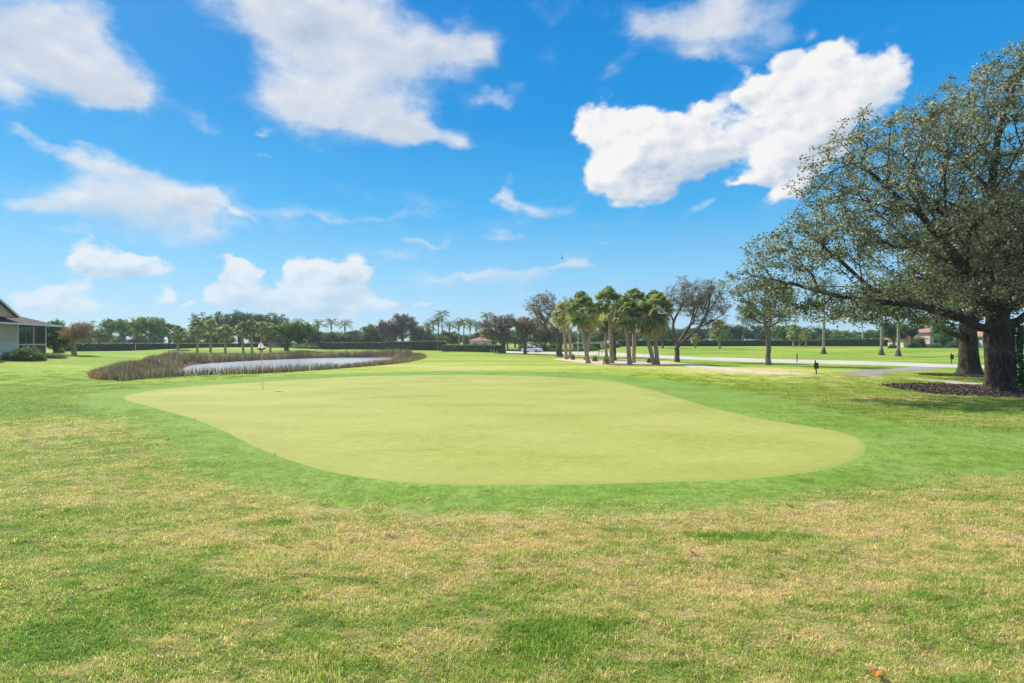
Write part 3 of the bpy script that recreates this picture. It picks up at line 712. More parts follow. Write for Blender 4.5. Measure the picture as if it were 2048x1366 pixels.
def tree_mesh(pos_, par, r_tip, R_root, ex, ns, flare=.6, flare_h=.5, lobes=0.0, smooth_it=2, seed=0):
    n = len(pos_); kids = [[] for _ in range(n)]
    for i in range(n):
        if par[i] >= 0: kids[par[i]].append(i)
    for _ in range(smooth_it):
        q = pos_.copy()
        for i in range(ns, n):
            if kids[i]:
                q[i] = .5 * pos_[i] + .25 * pos_[par[i]] + .25 * np.mean(pos_[kids[i]], 0)
        pos_ = q
    # pipe-model radii
    order = []; st = [i for i in range(n) if par[i] < 0]
    while st:
        i = st.pop(); order.append(i); st += kids[i]
    rad = np.zeros(n)
    for i in reversed(order):
        rad[i] = r_tip if not kids[i] else sum(rad[k] ** ex for k in kids[i]) ** (1 / ex)
    rr = rad[order[0]]
    # rescale so that the root has its real radius, tips stay thin
    a = math.log(R_root / r_tip) / max(math.log(rr / r_tip), 1e-3)
    rad = r_tip * (rad / r_tip) ** a
    root_z = pos_[order[0]][2]
    Vs = []; Qs = []; base = 0; used = set()
    rs = np.random.default_rng(seed)
    starts = [(i, None) for i in range(n) if par[i] < 0]
    while starts:
        i, p0 = starts.pop()
        ch = [] if p0 is None else [p0]; ch.append(i)
        while kids[i]:
            ks = sorted(kids[i], key=lambda k: -rad[k])
            for k in ks[1:]: starts.append((k, i))
            i = ks[0]; ch.append(i)
        if len(ch) < 2: continue
        Pp = pos_[ch]; rc = rad[ch].copy()
        if p0 is not None: rc[0] = min(rc[0], rc[1] * 1.35)
        big = rc.max()
        sides = 3 if big < .02 else 4 if big < .05 else 6 if big < .14 else 10 if big < .4 else 28
        if big > .12 and len(ch) > 2:
            m = len(ch); tt = np.linspace(0, m - 1, (m - 1) * (6 if big > .4 else 3) + 1)
            Pc = catmull(Pp, 6 if big > .4 else 3, False); rc = np.interp(tt, np.arange(m), rc); Pp = Pc
            if big > .4: pass
        lb = None
        if p0 is None:
            zz = Pp[:, 2] - root_z
            rc = rc * (1 + flare * np.exp(-np.maximum(zz, 0) / flare_h))
            if lobes:
                th = np.arange(sides) / sides * 2 * math.pi
                amp = lobes * np.exp(-np.maximum(zz, 0) / 1.6)[:, None] + .03
                lb = 1 + amp * (np.sin(4 * th + 1.0)[None, :] * .6 + np.sin(7 * th + 2.2)[None, :] * .5 + .35 * np.sin(11 * th)[None, :])
        elif big > .1:
            rc = rc * (1 + .06 * rs.normal(size=len(rc)))
        v, q, _ = tube_arrays(Pp, rc, sides, lb)
        Vs.append(v); Qs.append(q + base); base += len(v)
    tips = [i for i in range(ns, n)]
    return np.vstack(Vs), np.vstack(Qs), pos_, rad, np.array(tips), kids

def leaves(centers, per, rad, L, Wd, seed, flat=.3, upbias=.3, tint_sd=.22, tint_c=None, squash=.75):
    r = np.random.default_rng(seed); n = len(centers) * per
    C = np.repeat(centers, per, 0)
    d = r.normal(size=(n, 3)); d /= np.linalg.norm(d, axis=1)[:, None]; d *= (r.uniform(0, 1, (n, 1)) ** .45) * rad; d[:, 2] *= squash
    C = C + d
    nrm = r.normal(size=(n, 3)); nrm[:, 2] = np.abs(nrm[:, 2]) + upbias; nrm /= np.linalg.norm(nrm, axis=1)[:, None]
    u = r.normal(size=(n, 3)); u -= nrm * (u * nrm).sum(1)[:, None]; u /= np.linalg.norm(u, axis=1)[:, None]; v = np.cross(nrm, u)
    s = r.uniform(.65, 1.3, (n, 1)); l = L * s; w = Wd * s
    V = np.stack([C - u * l / 2 - nrm * l * .12, C + v * w / 2, C + u * l / 2 - nrm * l * .12, C - v * w / 2], 1).reshape(-1, 3)
    q = np.arange(n * 4).reshape(-1, 4)
    ct = np.repeat(r.normal(0, tint_sd * .7, len(centers)), per) if tint_c is None else np.repeat(tint_c, per)
    tint = np.clip(.45 + ct + r.normal(0, tint_sd, n), 0, 1)
    return V, q, tint

def ell_pts(ells, n, r, shell=.55):
    vol = np.array([e[3] * e[4] * e[5] for e in ells]); vol = vol ** .85; k = r.choice(len(ells), n, p=vol / vol.sum())
    E = np.array(ells)[k]
    d = r.normal(size=(n, 3)); d /= np.linalg.norm(d, axis=1)[:, None]; d *= r.uniform(0, 1, (n, 1)) ** shell
    return E[:, :3] + d * E[:, 3:6]

def make_tree(name, label, cat, base, ells, nclus, per, leafL, leafW, clr, leafmat, barkmat, R_root, limbs=None, fork=None, bf=.35, r_tip=.012, ex=2.3,
              seed=0, group=None, flare=.5, flare_h=.4, lobes=0, tint_sd=.2, drop=0.0, shell=.5, lean=(0, 0)):
    """base: world xyz; ells/limbs in world coordinates"""
    r = np.random.default_rng(seed); base = np.array(base, float)
    t = thing(name, label, cat, tuple(base), group=group)
    sp = []; sq = []
    if limbs is None:
        z = fork if fork else 2.0
        tr = [base + (lean[0] * k, lean[1] * k, z * k) for k in (0, .12, .3, .55, .8, 1.0)]
        for k, p_ in enumerate(tr):
            sp.append(p_ + (0 if k in (0,) else r.normal(0, .03 * z / 2, 3) * (1, 1, 0))); sq.append(k - 1)
    else:
        idx = {}
        for l in limbs:
            for k, p_ in enumerate(l):
                key = tuple(np.round(p_, 3))
                if key in idx: cur = idx[key]; continue
                sp.append(np.array(p_)); sq.append(-1 if len(sp) == 1 else cur); cur = len(sp) - 1; idx[key] = cur
    sp = np.array(sp); ns = len(sp)
    pts = ell_pts(ells, nclus, r, shell)
    grow.minz = base[2] + (fork if fork else 2.0) * .72
    pos_, par = grow(sp, np.array(sq), pts, bf)
    V, Q, pos_, rad, tips, kids = tree_mesh(pos_, par, r_tip, R_root, ex, ns, flare, flare_h, lobes, 2, seed)
    mesh_np('trunk', V - base, quads=Q, mat=barkmat, parent=t, smooth=True)
    C = pos_[tips]
    if drop: C = C[r.uniform(size=len(C)) > drop]
    lv, lq, ti = leaves(C, per, clr, leafL, leafW, seed + 1, tint_sd=tint_sd)
    mesh_np('crown', lv - base, quads=lq, mat=leafmat, parent=t, attrs={'tint': ('FACE', ti)})
    return t

# hero tree on the right
HB = np.array([21.2, 22.2, h1(21.2, 22.2) - .05])
def wl(*pp): return [W(*p) for p in pp]
trk = [HB, HB + (0, 0, .5), HB + (-.02, 0, 1.1), HB + (-.05, .02, 1.8), HB + (-.05, .05, 2.5)]
F0 = W(1998, 655, 22.25)
hero_limbs = [
    trk + [F0],
    [F0] + wl((1962,655,22.0),(1918,634,21.6),(1869,620,21.2),(1813,608,20.8),(1740,602,20.5),(1660,588,20.3),(1580,566,20.5),(1505,552,20.8)),
    wl((1869,620,21.2),(1811,598,21.5),(1763,586,22),(1730,566,22.3),(1680,520,22.5),(1620,470,22.8),(1560,435,23)),
    wl((1813,608,20.8),(1785,624,20.9),(1799,648,21)),
    [F0] + wl((1985,610,22.1),(1945,560,21.8),(1900,500,21.5),(1850,440,21.2),(1780,380,21),(1720,325,21),(1680,285,21)),
    [F0] + wl((2008,590,22.5),(2005,500,22.6),(1985,400,22.5),(1990,310,22.4),(2010,220,22.3),(2045,140,22.2)),
    [F0] + wl((1990,600,23),(1950,540,24.3),(1890,480,26),(1820,440,27)),
    [F0] + wl((2040,640,22),(2090,600,21.5),(2150,540,21),(2220,470,21)),
    [F0] + wl((1995,590,21),(1975,520,19.8),(1950,460,19),(1925,410,18.6)),
    wl((2008,590,22.5),(2080,520,24),(2140,440,25.5)),
]
def ep(px, py, rx, ry, Y, ryd): 
    c = W(px, py, Y); s = Y / 1024; return (*c, rx * s, ryd, ry * s)
hero_ells = [ep(*e) for e in [(1490,568,46,36,20.8,1.6),(1545,520,70,70,21,2.4),(1570,590,90,34,20.6,2),(1640,480,85,80,21.5,3.2),(1660,350,62,72,21.3,2.4),(1720,270,56,42,21,2.2),(1720,420,90,100,21.5,3.6),(1690,590,100,36,20.8,3),
    (1810,330,90,110,22,4),(1850,480,120,90,22,4.8),(1870,255,70,70,22,3.5),(1960,230,80,100,22,4),(2050,170,80,90,22.3,4),(1960,420,120,130,22,5),(2080,380,120,180,22.5,5),(2150,480,120,140,22,5),
    (1840,590,100,38,21.5,4),(1960,560,110,60,22,5),(1780,635,46,20,21,1.6),(1880,640,50,18,22.5,2),(2060,590,80,50,22,4),(2200,330,90,170,22.5,5),(1640,622,80,24,20.8,2.4),(1725,636,60,20,21,2),(1560,625,60,22,20.7,1.6),(2040,120,50,50,22.2,3)]]
make_tree('oak_tree', 'huge spreading tree with dark fluted trunk and mulch ring at the right edge', 'tree', HB, hero_ells, 4700, 27, .115, .066, .31,
          M['leaf_hero'], M['bark_hero'], .50, limbs=hero_limbs, fork=3.0, bf=.22, r_tip=.009, ex=2.25, seed=3, flare=.30, flare_h=.35, lobes=.16, tint_sd=.2, shell=.42)

# second big trunk behind it
x, y = 30.2, 33.8
T2 = np.array([x, y, h1(x, y) - .05])
f2 = T2 + (-.1, 0, 3.3)
limbs2 = [[T2, T2 + (0, 0, .5), T2 + (-.05, 0, 1.4), T2 + (-.1, 0, 2.4), f2],
          [f2] + wl((1905,600,33),(1860,570,32),(1800,560,31.5),(1740,560,31)), [f2] + wl((1950,590,34),(1940,500,34.5),(1920,430,35)),
          [f2] + wl((1990,600,34),(2040,540,34.5),(2100,480,35)), [T2 + (-.1, 0, 2.4)] + wl((1890,660,33.5),(1860,645,33)), [f2] + wl((1960,590,36),(1950,540,38))]
make_tree('oak_tree', 'second thick grey trunk with flared base standing behind the huge tree', 'tree', T2,
          [ep(*e) for e in [(1830,590,110,50,32.5,3.5),(1930,560,110,70,34,4),(2030,560,110,70,35,4),(1930,470,120,80,35,4.5),(1760,610,60,36,31.5,2.5),(1850,640,50,20,33,2.4),(2060,470,100,80,35,4.5)]],
          1700, 30, .16, .10, .45, M['leaf_hero2'], M['bark_hero'], .50, limbs=limbs2, fork=3.3, bf=.25, r_tip=.010, seed=5, flare=.7, flare_h=.45, lobes=.10)

def simple_tree(px, py, top, hw, label, kind, seed, Y=None, fork_frac=.3, nclus=260, per=26, leaf=.22, clr=.5, rr=.25, low=None, group=None, name='broadleaf_tree', lobes_n=7, drop=0, cx=None, sparse=False, bark_='bark_far', dy=.8, tip=.02, lean=0):
    if Y is None: x, Y = G(px, py)
    else: x = (px - 1024) / 1024 * Y
    z0 = h1(x, Y); s = Y / 1024
    ztop = CAMZ + (HOR - top) * s; hgt = ztop - z0; w = hw * s
    cxm = x if cx is None else (cx - 1024) / 1024 * Y
    r = np.random.default_rng(seed)
    fork = hgt * fork_frac
    zl = z0 + (hgt * .38 if low is None else (CAMZ + (HOR - low) * s - z0))
    ells = [(cxm, Y, (zl + ztop) / 2, w * .72, w * .72 * dy, (ztop - zl) / 2 * .85)]
    for k in range(lobes_n):
        a = r.uniform(0, 6.283); q = r.uniform(.45, .72)
        ex_ = cxm + w * q * math.cos(a); ey = Y + w * q * math.sin(a) * dy
        ez = zl + (ztop - zl) * r.uniform(.25, .85); er = w * r.uniform(.25, .38)
        ez = min(ez, ztop - er * .7)
        ells.append((ex_, ey, ez, er, er, er * .7))
    ells.append((cxm + r.uniform(-.2, .2) * w, Y, ztop - w * .25, w * .35, w * .35, w * .25))
    return make_tree(name, label, 'tree', (x, Y, z0 - .05), ells, nclus, per, leaf, leaf * .62, clr, M[kind], M[bark_], rr, fork=fork, bf=.3, r_tip=tip, seed=seed, group=group, drop=drop, lean=(lean, 0))

ST = simple_tree
# mid-distance trees on the right half
bx, by = G(1354, 724); B3 = np.array([bx, by, h1(bx, by) - .05]); F3 = W(1355, 692, by)
l3 = [[B3, B3 + (0, 0, .5), B3 + (.02, 0, 1.2), F3], [F3] + wl((1349,670,by),(1347,645,by+.4),(1338,615,by+.6),(1334,590,by+.8)), [wl((1347,645,by+.4))[0]] + wl((1362,615,by),(1370,585,by-.3),(1374,562,by-.3)),
      [F3] + wl((1375,675,by-.3),(1398,655,by-.8),(1412,630,by-1),(1420,600,by-1.2),(1424,572,by-1)), [wl((1398,655,by-.8))[0]] + wl((1425,642,by-.5),(1448,628,by-.3)), [F3] + wl((1380,650,by+1.5),(1392,610,by+2),(1398,580,by+2)), [wl((1375,675,by-.3))[0]] + wl((1405,668,by+.8),(1435,655,by+1.2),(1452,645,by+1.3)), [F3] + wl((1338,672,by+.5),(1326,655,by+.6))]
make_tree('broadleaf_tree', 'leafless looking tree with fine grey twigs just right of the palm bed', 'tree', B3, [ep(*e) for e in [(1345,600,24,30,by+.5,1.6),(1375,572,28,24,by,2),(1420,578,30,24,by-.5,2),(1445,615,20,26,by,1.6),(1390,610,40,36,by+1,2.4),(1420,645,36,16,by+.5,1.8),(1330,640,12,26,by+.5,1),(1400,600,55,45,by,2.6)]],
          1100, 15, .13, .08, .32, M['leaf_brown'], M['bark'], .26, limbs=l3, fork=1.9, bf=.25, r_tip=.012, ex=2.3, seed=21, flare=.6, flare_h=.3, tint_sd=.2, shell=.6)
ST(1537, 730, 552, 78, 'lone thin-crowned tree with forked trunk between road and cart path', 'leaf_olive', 22, fork_frac=.36, nclus=800, per=12, leaf=.14, clr=.32, rr=.22, low=668, cx=1538, bark_='bark_far', lobes_n=9, tip=.012)
ST(1119, 714, 580, 62, 'tall sparse brown tree rising behind the left end of the palm bed', 'leaf_brown', 23, fork_frac=.30, nclus=700, per=11, leaf=.19, clr=.40, rr=.42, low=680, cx=1104, bark_='bark', lobes_n=9, tip=.016)
ST(1050, 708, 632, 40, 'small rusty brown tree beside the road near the white car', 'leaf_brown', 24, fork_frac=.28, nclus=380, per=16, leaf=.24, clr=.45, rr=.26, low=684, bark_='bark', lobes_n=7)
ST(1007, 706, 628, 52, 'rounded brown-green roadside tree at the end of the clipped hedge', 'leaf_purple', 25, fork_frac=.25, nclus=420, per=18, leaf=.26, clr=.5, rr=.34, low=690, cx=995, bark_='bark', lobes_n=8)
ST(1228, 717, 620, 40, 'forked dark trunk seen between the palms, crown mostly hidden behind them', 'leaf_olive', 26, fork_frac=.36, nclus=340, per=14, leaf=.2, clr=.4, rr=.26, low=672, bark_='bark')
ST(1325, 696, 650, 30, 'small round tree on the far lawn behind the rightmost palm of the bed', 'leaf_olive', 27, nclus=200, per=16, leaf=.3, clr=.5, rr=.25, low=684)
# left half beyond the pond
ST(573, 702, 641, 52, 'dense green oak with thick trunk on the far bank of the pond', 'leaf_ficus', 31, fork_frac=.25, nclus=420, per=34, leaf=.30, clr=.65, rr=.4, low=688, cx=592, bark_='bark', lobes_n=9)
ST(480, 702, 624, 92, 'wide umbrella shaped dark green tree rising behind the far palms', 'leaf_dark', 32, Y=150, fork_frac=.3, nclus=900, per=40, leaf=.42, clr=.95, rr=.6, low=672, bark_='bark', lobes_n=12)
ST(300, 700, 633, 42, 'tall layered bright green tree behind the long left hedge', 'leaf_ficus', 33, Y=128, fork_frac=.25, nclus=330, per=26, leaf=.36, clr=.65, rr=.4, low=676, lobes_n=11)
ST(248, 700, 637, 44, 'spreading green tree left of the tallest tree behind the long hedge', 'leaf_ficus', 34, Y=132, fork_frac=.25, nclus=330, per=26, leaf=.36, clr=.65, rr=.4, low=676, lobes_n=11)
ST(338, 700, 648, 36, 'dark green tree behind the hedge beside the first small palm', 'leaf_dark', 35, Y=140, fork_frac=.25, nclus=260, per=26, leaf=.38, clr=.7, rr=.4, low=680)
ST(205, 700, 655, 28, 'low green tree behind the hedge next to the tan pruned tree', 'leaf_bright', 36, Y=138, fork_frac=.25, nclus=180, per=24, leaf=.36, clr=.6, rr=.3, low=682)
ST(148, 709, 643, 40, 'tan pruned tree with many bare upright stems beside the left hedge', 'leaf_crape', 37, fork_frac=.16, nclus=620, per=10, leaf=.11, clr=.28, rr=.17, low=684, cx=160, bark_='bark_tan', lobes_n=8, tip=.02)
ST(112, 708, 640, 34, 'bushy green tree between the screened porch and the tan pruned tree', 'leaf_ficus', 38, Y=57, fork_frac=.1, nclus=420, per=22, leaf=.20, clr=.36, rr=.18, low=704, cx=108, bark_='bark', name='bushy_tree', lobes_n=9)
ST(745, 700, 647, 24, 'small green and tan tree behind the hedge right of the feather palms', 'leaf_olive', 39, Y=158, nclus=200, per=22, leaf=.42, clr=.7, rr=.3, low=684)
ST(805, 700, 626, 46, 'tall dull mauve tree behind the stepped hedge blocks', 'leaf_purple', 40, Y=160, nclus=480, per=26, leaf=.40, clr=.75, rr=.5, low=682, lobes_n=10)
ST(768, 700, 640, 24, 'narrow brownish tree leaning on the tall mauve tree', 'leaf_brown', 41, Y=157, nclus=200, per=22, leaf=.40, clr=.65, rr=.3, low=682)
ST(840, 700, 650, 26, 'low olive tree between the mauve tree and the tall feather palms', 'leaf_olive', 42, Y=158, nclus=200, per=22, leaf=.42, clr=.65, rr=.3, low=684)
ST(715, 700, 662, 26, 'low pale green tree behind the dark hedge', 'leaf_bright', 43, Y=166, nclus=180, per=22, leaf=.45, clr=.7, rr=.3, low=684)
ST(620, 700, 655, 30, 'dark leafy tree behind the green oak at the pond', 'leaf_dark', 44, Y=150, nclus=220, per=26, leaf=.42, clr=.7, rr=.3, low=694)
ST(672, 700, 664, 26, 'low leafy tree under the feather palms beyond the pond', 'leaf_ficus', 45, Y=160, nclus=200, per=22, leaf=.42, clr=.7, rr=.3, low=690)
ST(1090, 700, 650, 40, 'grey brown tree beyond the road behind the white car', 'leaf_purple', 46, Y=150, nclus=260, per=22, leaf=.42, clr=.75, rr=.4, low=684)
ST(905, 700, 662, 30, 'low green tree at the feet of the middle feather palms', 'leaf_bright', 47, Y=172, nclus=180, per=22, leaf=.45, clr=.7, rr=.3, low=688)
ST(560, 700, 650, 26, 'dark round tree filling the gap right of the umbrella tree', 'leaf_dark', 48, Y=142, nclus=220, per=26, leaf=.40, clr=.7, rr=.3, low=694)
ST(1788, 700, 645, 30, 'dark tree hiding the left part of the far tile roofs', 'leaf_dark', 49, Y=112, nclus=240, per=26, leaf=.34, clr=.6, rr=.25, low=682)
ST(1893, 700, 650, 30, 'dark tree between the screened enclosure and the second big trunk', 'leaf_ficus', 50, Y=112, nclus=240, per=26, leaf=.34, clr=.6, rr=.25, low=684)
ST(1822, 700, 652, 14, 'slim dark tree directly left of the screened enclosure', 'leaf_dark', 51, Y=112, nclus=150, per=26, leaf=.34, clr=.5, rr=.2, low=676)
# row of trees far behind on the right : four crowns, then copies
def copy_tree(o, label=None, loc=None, rz=0, sc=1.0):
    c = o.copy(); COL.objects.link(c)
    for ch in o.children:
        d = ch.copy(); COL.objects.link(d); d.parent = c
    c.location = loc; c.rotation_euler = (0, 0, rz); c.scale = (sc,) * 3
    if label: c['label'] = label
    return c
def set_back(px, Y): x = (px - 1024) / 1024 * Y; return (x, Y, h1(x, Y) - .1)
GRP = 'dark trees in a row behind the far right hedge'
LB = 'dark green tree in the row far behind the right hedge, half hidden by nearer branches'
protos = []
for k, (px, top, hw, kd) in enumerate([(1400, 652, 44, 'leaf_dark'), (1480, 645, 48, 'leaf_dark'), (1570, 650, 46, 'leaf_ficus'), (1690, 660, 44, 'leaf_ficus')]):
    protos.append(ST(px, 700, top, hw, LB, kd, 60 + k, Y=158 + 3 * k, nclus=300, per=26, leaf=.42, clr=.8, rr=.4, low=686, group=GRP, bark_='bark'))
for k, (px, Y, q, sc) in enumerate([(1265,172,0,.9),(1310,165,2,.85),(1355,176,1,.9),(1440,168,3,1.0),(1525,176,0,1.0),(1610,170,1,.95),(1650,182,2,.85),(1735,176,0,.85),(1790,182,3,.95),(1850,190,1,1.1),(1910,184,2,1.0),(1985,180,0,1.1),(2060,176,1,1.1),(1130,176,2,.9),(1190,180,0,.95)]):
    copy_tree(protos[q], LB, set_back(px, Y), k * 1.3, sc)
GRP3 = 'low leafy trees filling the gaps behind the hedges'; LB3 = 'low leafy green tree filling a gap behind the clipped hedges'
pr3 = [ST(655, 700, 664, 24, LB3, 'leaf_ficus', 81, Y=158, nclus=150, per=26, leaf=.42, clr=.8, rr=.25, low=692, group=GRP3), ST(730, 700, 660, 24, LB3, 'leaf_olive', 82, Y=162, nclus=150, per=26, leaf=.42, clr=.8, rr=.25, low=692, group=GRP3)]
for k, (px, Y, sc) in enumerate([(610,150,.9),(630,158,1.0),(690,160,.9),(712,165,1.0),(760,160,.8),(780,166,1.0),(830,166,.9),(858,168,.95),(888,162,.8),(905,170,.9),(935,168,.8),(955,160,.9),(985,168,1.0),(1015,150,1.0),(1040,156,1.1),(1072,150,1.0),(1108,150,1.05),(1140,150,.9),(1165,158,1.0),(1200,156,.9),(1235,170,1.0),
        (210,150,.8),(238,148,.8),(275,150,.85),(310,150,.9),(365,156,1.0),(385,160,1.0),(425,150,.9),(445,150,1.0),(515,150,1.0),(545,148,.9),(572,150,1.0),(130,120,.7),(165,135,.8)]):
    copy_tree(pr3[k % 2], LB3, set_back(px, Y), k * 1.7, sc)
GRP2 = 'hazy distant trees closing the horizon'
LB2 = 'hazy distant green tree closing the horizon behind the hedges'
pr2 = ST(40, 700, 662, 46, LB2, 'leaf_ficus', 71, Y=215, nclus=200, per=24, leaf=.6, clr=1.1, rr=.4, low=690, group=GRP2)
for k, (px, Y, sc) in enumerate([(110,220,.9),(180,230,1),(380,225,.9),(430,230,1),(540,235,1.1),(640,225,.9),(700,240,1.1),(760,230,.9),(860,235,1),(930,230,.9),(980,225,.85),(1030,230,1),(1090,225,.95),(1150,230,1),(1230,240,1.05),(1320,235,1),(1450,240,1),(1600,240,1),(1750,235,1.05),(1900,240,1.1),(2040,235,1.1)]):
    copy_tree(pr2, LB2, set_back(px, Y), k * .9, sc)

# ------------------------------------------------------------------ palms
def strip(V, Q, Tt, tint, p0, p1, p2, w0, w1, side, ti):
    b = len(V)
    V += [p0 - side * w0, p0 + side * w0, p1 + side * w1, p1 - side * w1, p2]
    Q.append((b, b + 1, b + 2, b + 3)); Tt.append((b + 3, b + 2, b + 4)); tint.append(ti)
def fan_crown(seed, nfr=46, R_=1.0, droop=False, lo=-.95, hi=1.45, pet=.75):
    r = np.random.default_rng(seed); V = []; Q = []; Tt = []; tint = []
    for k in range(nfr):
        el_ = (lo + (hi - lo) * ((k + .5) / nfr) ** (.9)) + r.normal(0, .1); a = k * 2.39996 + r.normal(0, .15)
        d = np.array([math.cos(a) * math.cos(el_), math.sin(a) * math.cos(el_), math.sin(el_)])
        side = np.cross(d, (0, 0, 1)); side /= np.linalg.norm(side) + 1e-6; up = np.cross(side, d)
        L = R_ * pet * r.uniform(.8, 1.15)
        p0 = d * .08; h_ = d * L - np.array([0, 0, .22 * L * math.cos(el_)])
        base_t = np.clip(.42 + r.normal(0, .2) + (.30 * r.uniform(0, 1) if el_ < .1 else 0), 0, 1)
        strip(V, Q, Tt, tint, p0, (p0 + h_) / 2 + up * .05, h_, .022, .018, side, min(1, base_t + .3))
        nl = 22
        fl = R_ * r.uniform(.5, .9)
        for j in range(nl):
            g = (j / (nl - 1) - .5) * 2; ang = g * 1.95
            fold = .35 * abs(g)
            dd = d * math.cos(ang) + side * math.sin(ang) + up * (.25 - fold)
            dd /= np.linalg.norm(dd)
            l = fl * (1 - .35 * abs(g)) * r.uniform(.88, 1.1)
            m = h_ + dd * l * .55; e = h_ + dd * l * .92 - np.array([0, 0, l * r.uniform(.2, .75)])
            sd_ = np.cross(dd, up); sd_ /= np.linalg.norm(sd_) + 1e-6
            strip(V, Q, Tt, tint, h_, m, e, .012, .046 * R_, sd_, np.clip(base_t + r.normal(0, .13), 0, 1))
    return np.array(V), np.array(Q), np.array(Tt), np.array(tint)
def dead_skirt(seed, n=16, R_=1.0):
    r = np.random.default_rng(seed); V = []; Q = []; Tt = []; tint = []
    for k in range(n):
        a = r.uniform(0, 6.283); rr_ = r.uniform(.15, .5) * R_
        p0 = np.array([math.cos(a) * .1, math.sin(a) * .1, 0]); h_ = np.array([math.cos(a) * rr_, math.sin(a) * rr_, -r.uniform(.25, .7) * R_])
        side = np.array([-math.sin(a), math.cos(a), 0]); bt = r.uniform(.1, .9)
        strip(V, Q, Tt, tint, p0, (p0 + h_) / 2, h_, .02, .015, side, bt)
        for j in range(12):
            dd = np.array([math.cos(a) * .15, math.sin(a) * .15, -1]) + side * r.uniform(-.55, .55) + r.normal(0, .1, 3)
            dd /= np.linalg.norm(dd); l = R_ * r.uniform(.4, .8); sd_ = np.cross(dd, (math.cos(a), math.sin(a), 0)); sd_ /= np.linalg.norm(sd_) + 1e-6
            strip(V, Q, Tt, tint, h_, h_ + dd * l * .6, h_ + dd * l, .015, .028, sd_, np.clip(bt + r.normal(0, .15), 0, 1))
    return np.array(V), np.array(Q), np.array(Tt), np.array(tint)
def data_of(name, arr, mat):
    V, Q, Tt, ti = arr
    o = mesh_np(name, V, quads=Q, tris=Tt, mat=mat, attrs={'tint': ('FACE', np.concatenate([ti, ti]))})
    me = o.data; bpy.data.objects.remove(o); return me
FANS = [data_of('crown', fan_crown(100 + k, 50), M['sabal']) for k in range(4)]
SKIRT = [data_of('dead_fronds', dead_skirt(120 + k), M['deadfrond']) for k in range(3)]
def cpart(name, me, parent, loc, sc=1.0, rz=0):
    o = bpy.data.objects.new(name, me); link(o, parent); o.location = loc; o.scale = (sc,) * 3 if not isinstance(sc, tuple) else sc; o.rotation_euler = (0, 0, rz); return o
def sabal(px, py, top, hw, label, k, group=None, tpx=None, Y=None, trunk_r=.19, skirt=.9):
    if Y is None: x, Y = G(px, py)
    else: x = (px - 1024) / 1024 * Y
    s = Y / 1024; z0 = h1(x, Y); w = hw * s
    R_ = w / 1.17
    ctop = CAMZ + (HOR - top) * s - 1.12 * R_      # crown centre height
    t = thing('cabbage_palm', label, 'palm tree', (x, Y, z0 - .04), group=group)
    hx = 0 if tpx is None else (tpx - px) * s; hz = ctop - z0
    pts = []; rad = []
    rr = np.random.default_rng(200 + k)
    n = 14
    for i in range(n):
        f = i / (n - 1); pts.append((hx * f ** .8 + .05 * math.sin(f * 5 + k), .04 * math.sin(f * 4 + k * 2), hz * f))
        rad.append(trunk_r * (1.0 + .35 * math.exp(-f * hz / .25) + (.25 * max(0, f - .8) / .2)) * (1 + rr.normal(0, .03)))
    MB().tube(pts, rad, 12).build('trunk', M['palm_bark'], t, smooth=True)
    cpart('crown', FANS[k % 4], t, (hx, 0, hz), R_, k * 1.7)
    if skirt: cpart('dead_fronds', SKIRT[k % 3], t, (hx, 0, hz - .1 * R_), R_ * skirt, k * 1.1)
    return t
GP = 'cabbage palms in the sand bed'
for k, a in enumerate([
    (1133,719,603,26,'leftmost slim cabbage palm in the sand bed',1126),
    (1139,717,598,24,'slim cabbage palm just right of the leftmost one in the sand bed',1142),
    (1176,727,583,36,'leaning cabbage palm with broad blue-green crown left of the tallest palm',1163),
    (1171,720,606,26,'thin cabbage palm half hidden behind the leaning one',1186),
    (1214,714,612,24,'thin straight cabbage palm at the back left of the tallest palm',1209),
    (1225,727,570,31,'tallest cabbage palm with upright crown in the middle of the sand bed',1217),
    (1260,729,592,34,'front cabbage palm with low drooping crown right of the tallest palm',1250),
    (1266,726,576,29,'cabbage palm behind the drooping one, its crown showing above it',1270),
    (1308,729,604,30,'cabbage palm sharing a foot with the rightmost one, leaning left',1290),
    (1315,729,578,40,'rightmost cabbage palm with the widest yellow-tipped crown',1310)]):
    sabal(*a[:5], k, GP, a[5], trunk_r=.21, skirt=1.1 if k not in (5,) else .7)
GP2 = 'cabbage palms on the mound beyond the pond'
for k, a in enumerate([(356,699,651,15,'shortest palm with brown tinged crown standing alone left of the mound palms'),(395,706,637,18,'first tall palm on the left of the mound beyond the pond'),
    (421,705,636,16,'second palm on the mound, touching the first'),(450,706,646,17,'lower round-headed palm in the middle of the mound row'),
    (486,707,643,16,'palm with tan lower fronds and yellow growth at its foot on the mound'),(504,707,638,15,'slim palm right of the tan-fronded one on the mound'),
    (523,706,642,15,'palm directly behind the golf flag on the mound'),(541,705,644,17,'rightmost shaggy brown palm on the mound beside the green oak')]):
    sabal(*a, 10 + k, GP2, None, trunk_r=.2, skirt=1.2 if k in (0, 4, 7) else .6)
GP3 = 'small cabbage palms on the far right lawn'
for k, a in enumerate([(1390,698,666,10,'tiny tan palm on the far lawn right of the leafless tree'),(1439,700,638,19,'orange-brown headed palm with dark foot on the far lawn'),(1587,693,648,14,'olive headed palm in front of the far right hedge'),
    (1600,692,660,11,'middle small palm of the trio by the far right hedge'),(1612,691,658,11,'right small palm of the trio by the far right hedge')]):
    sabal(*a, 20 + k, GP3, None, Y=(118, 112, 128, 132, 130)[k], trunk_r=.2, skirt=1.2)

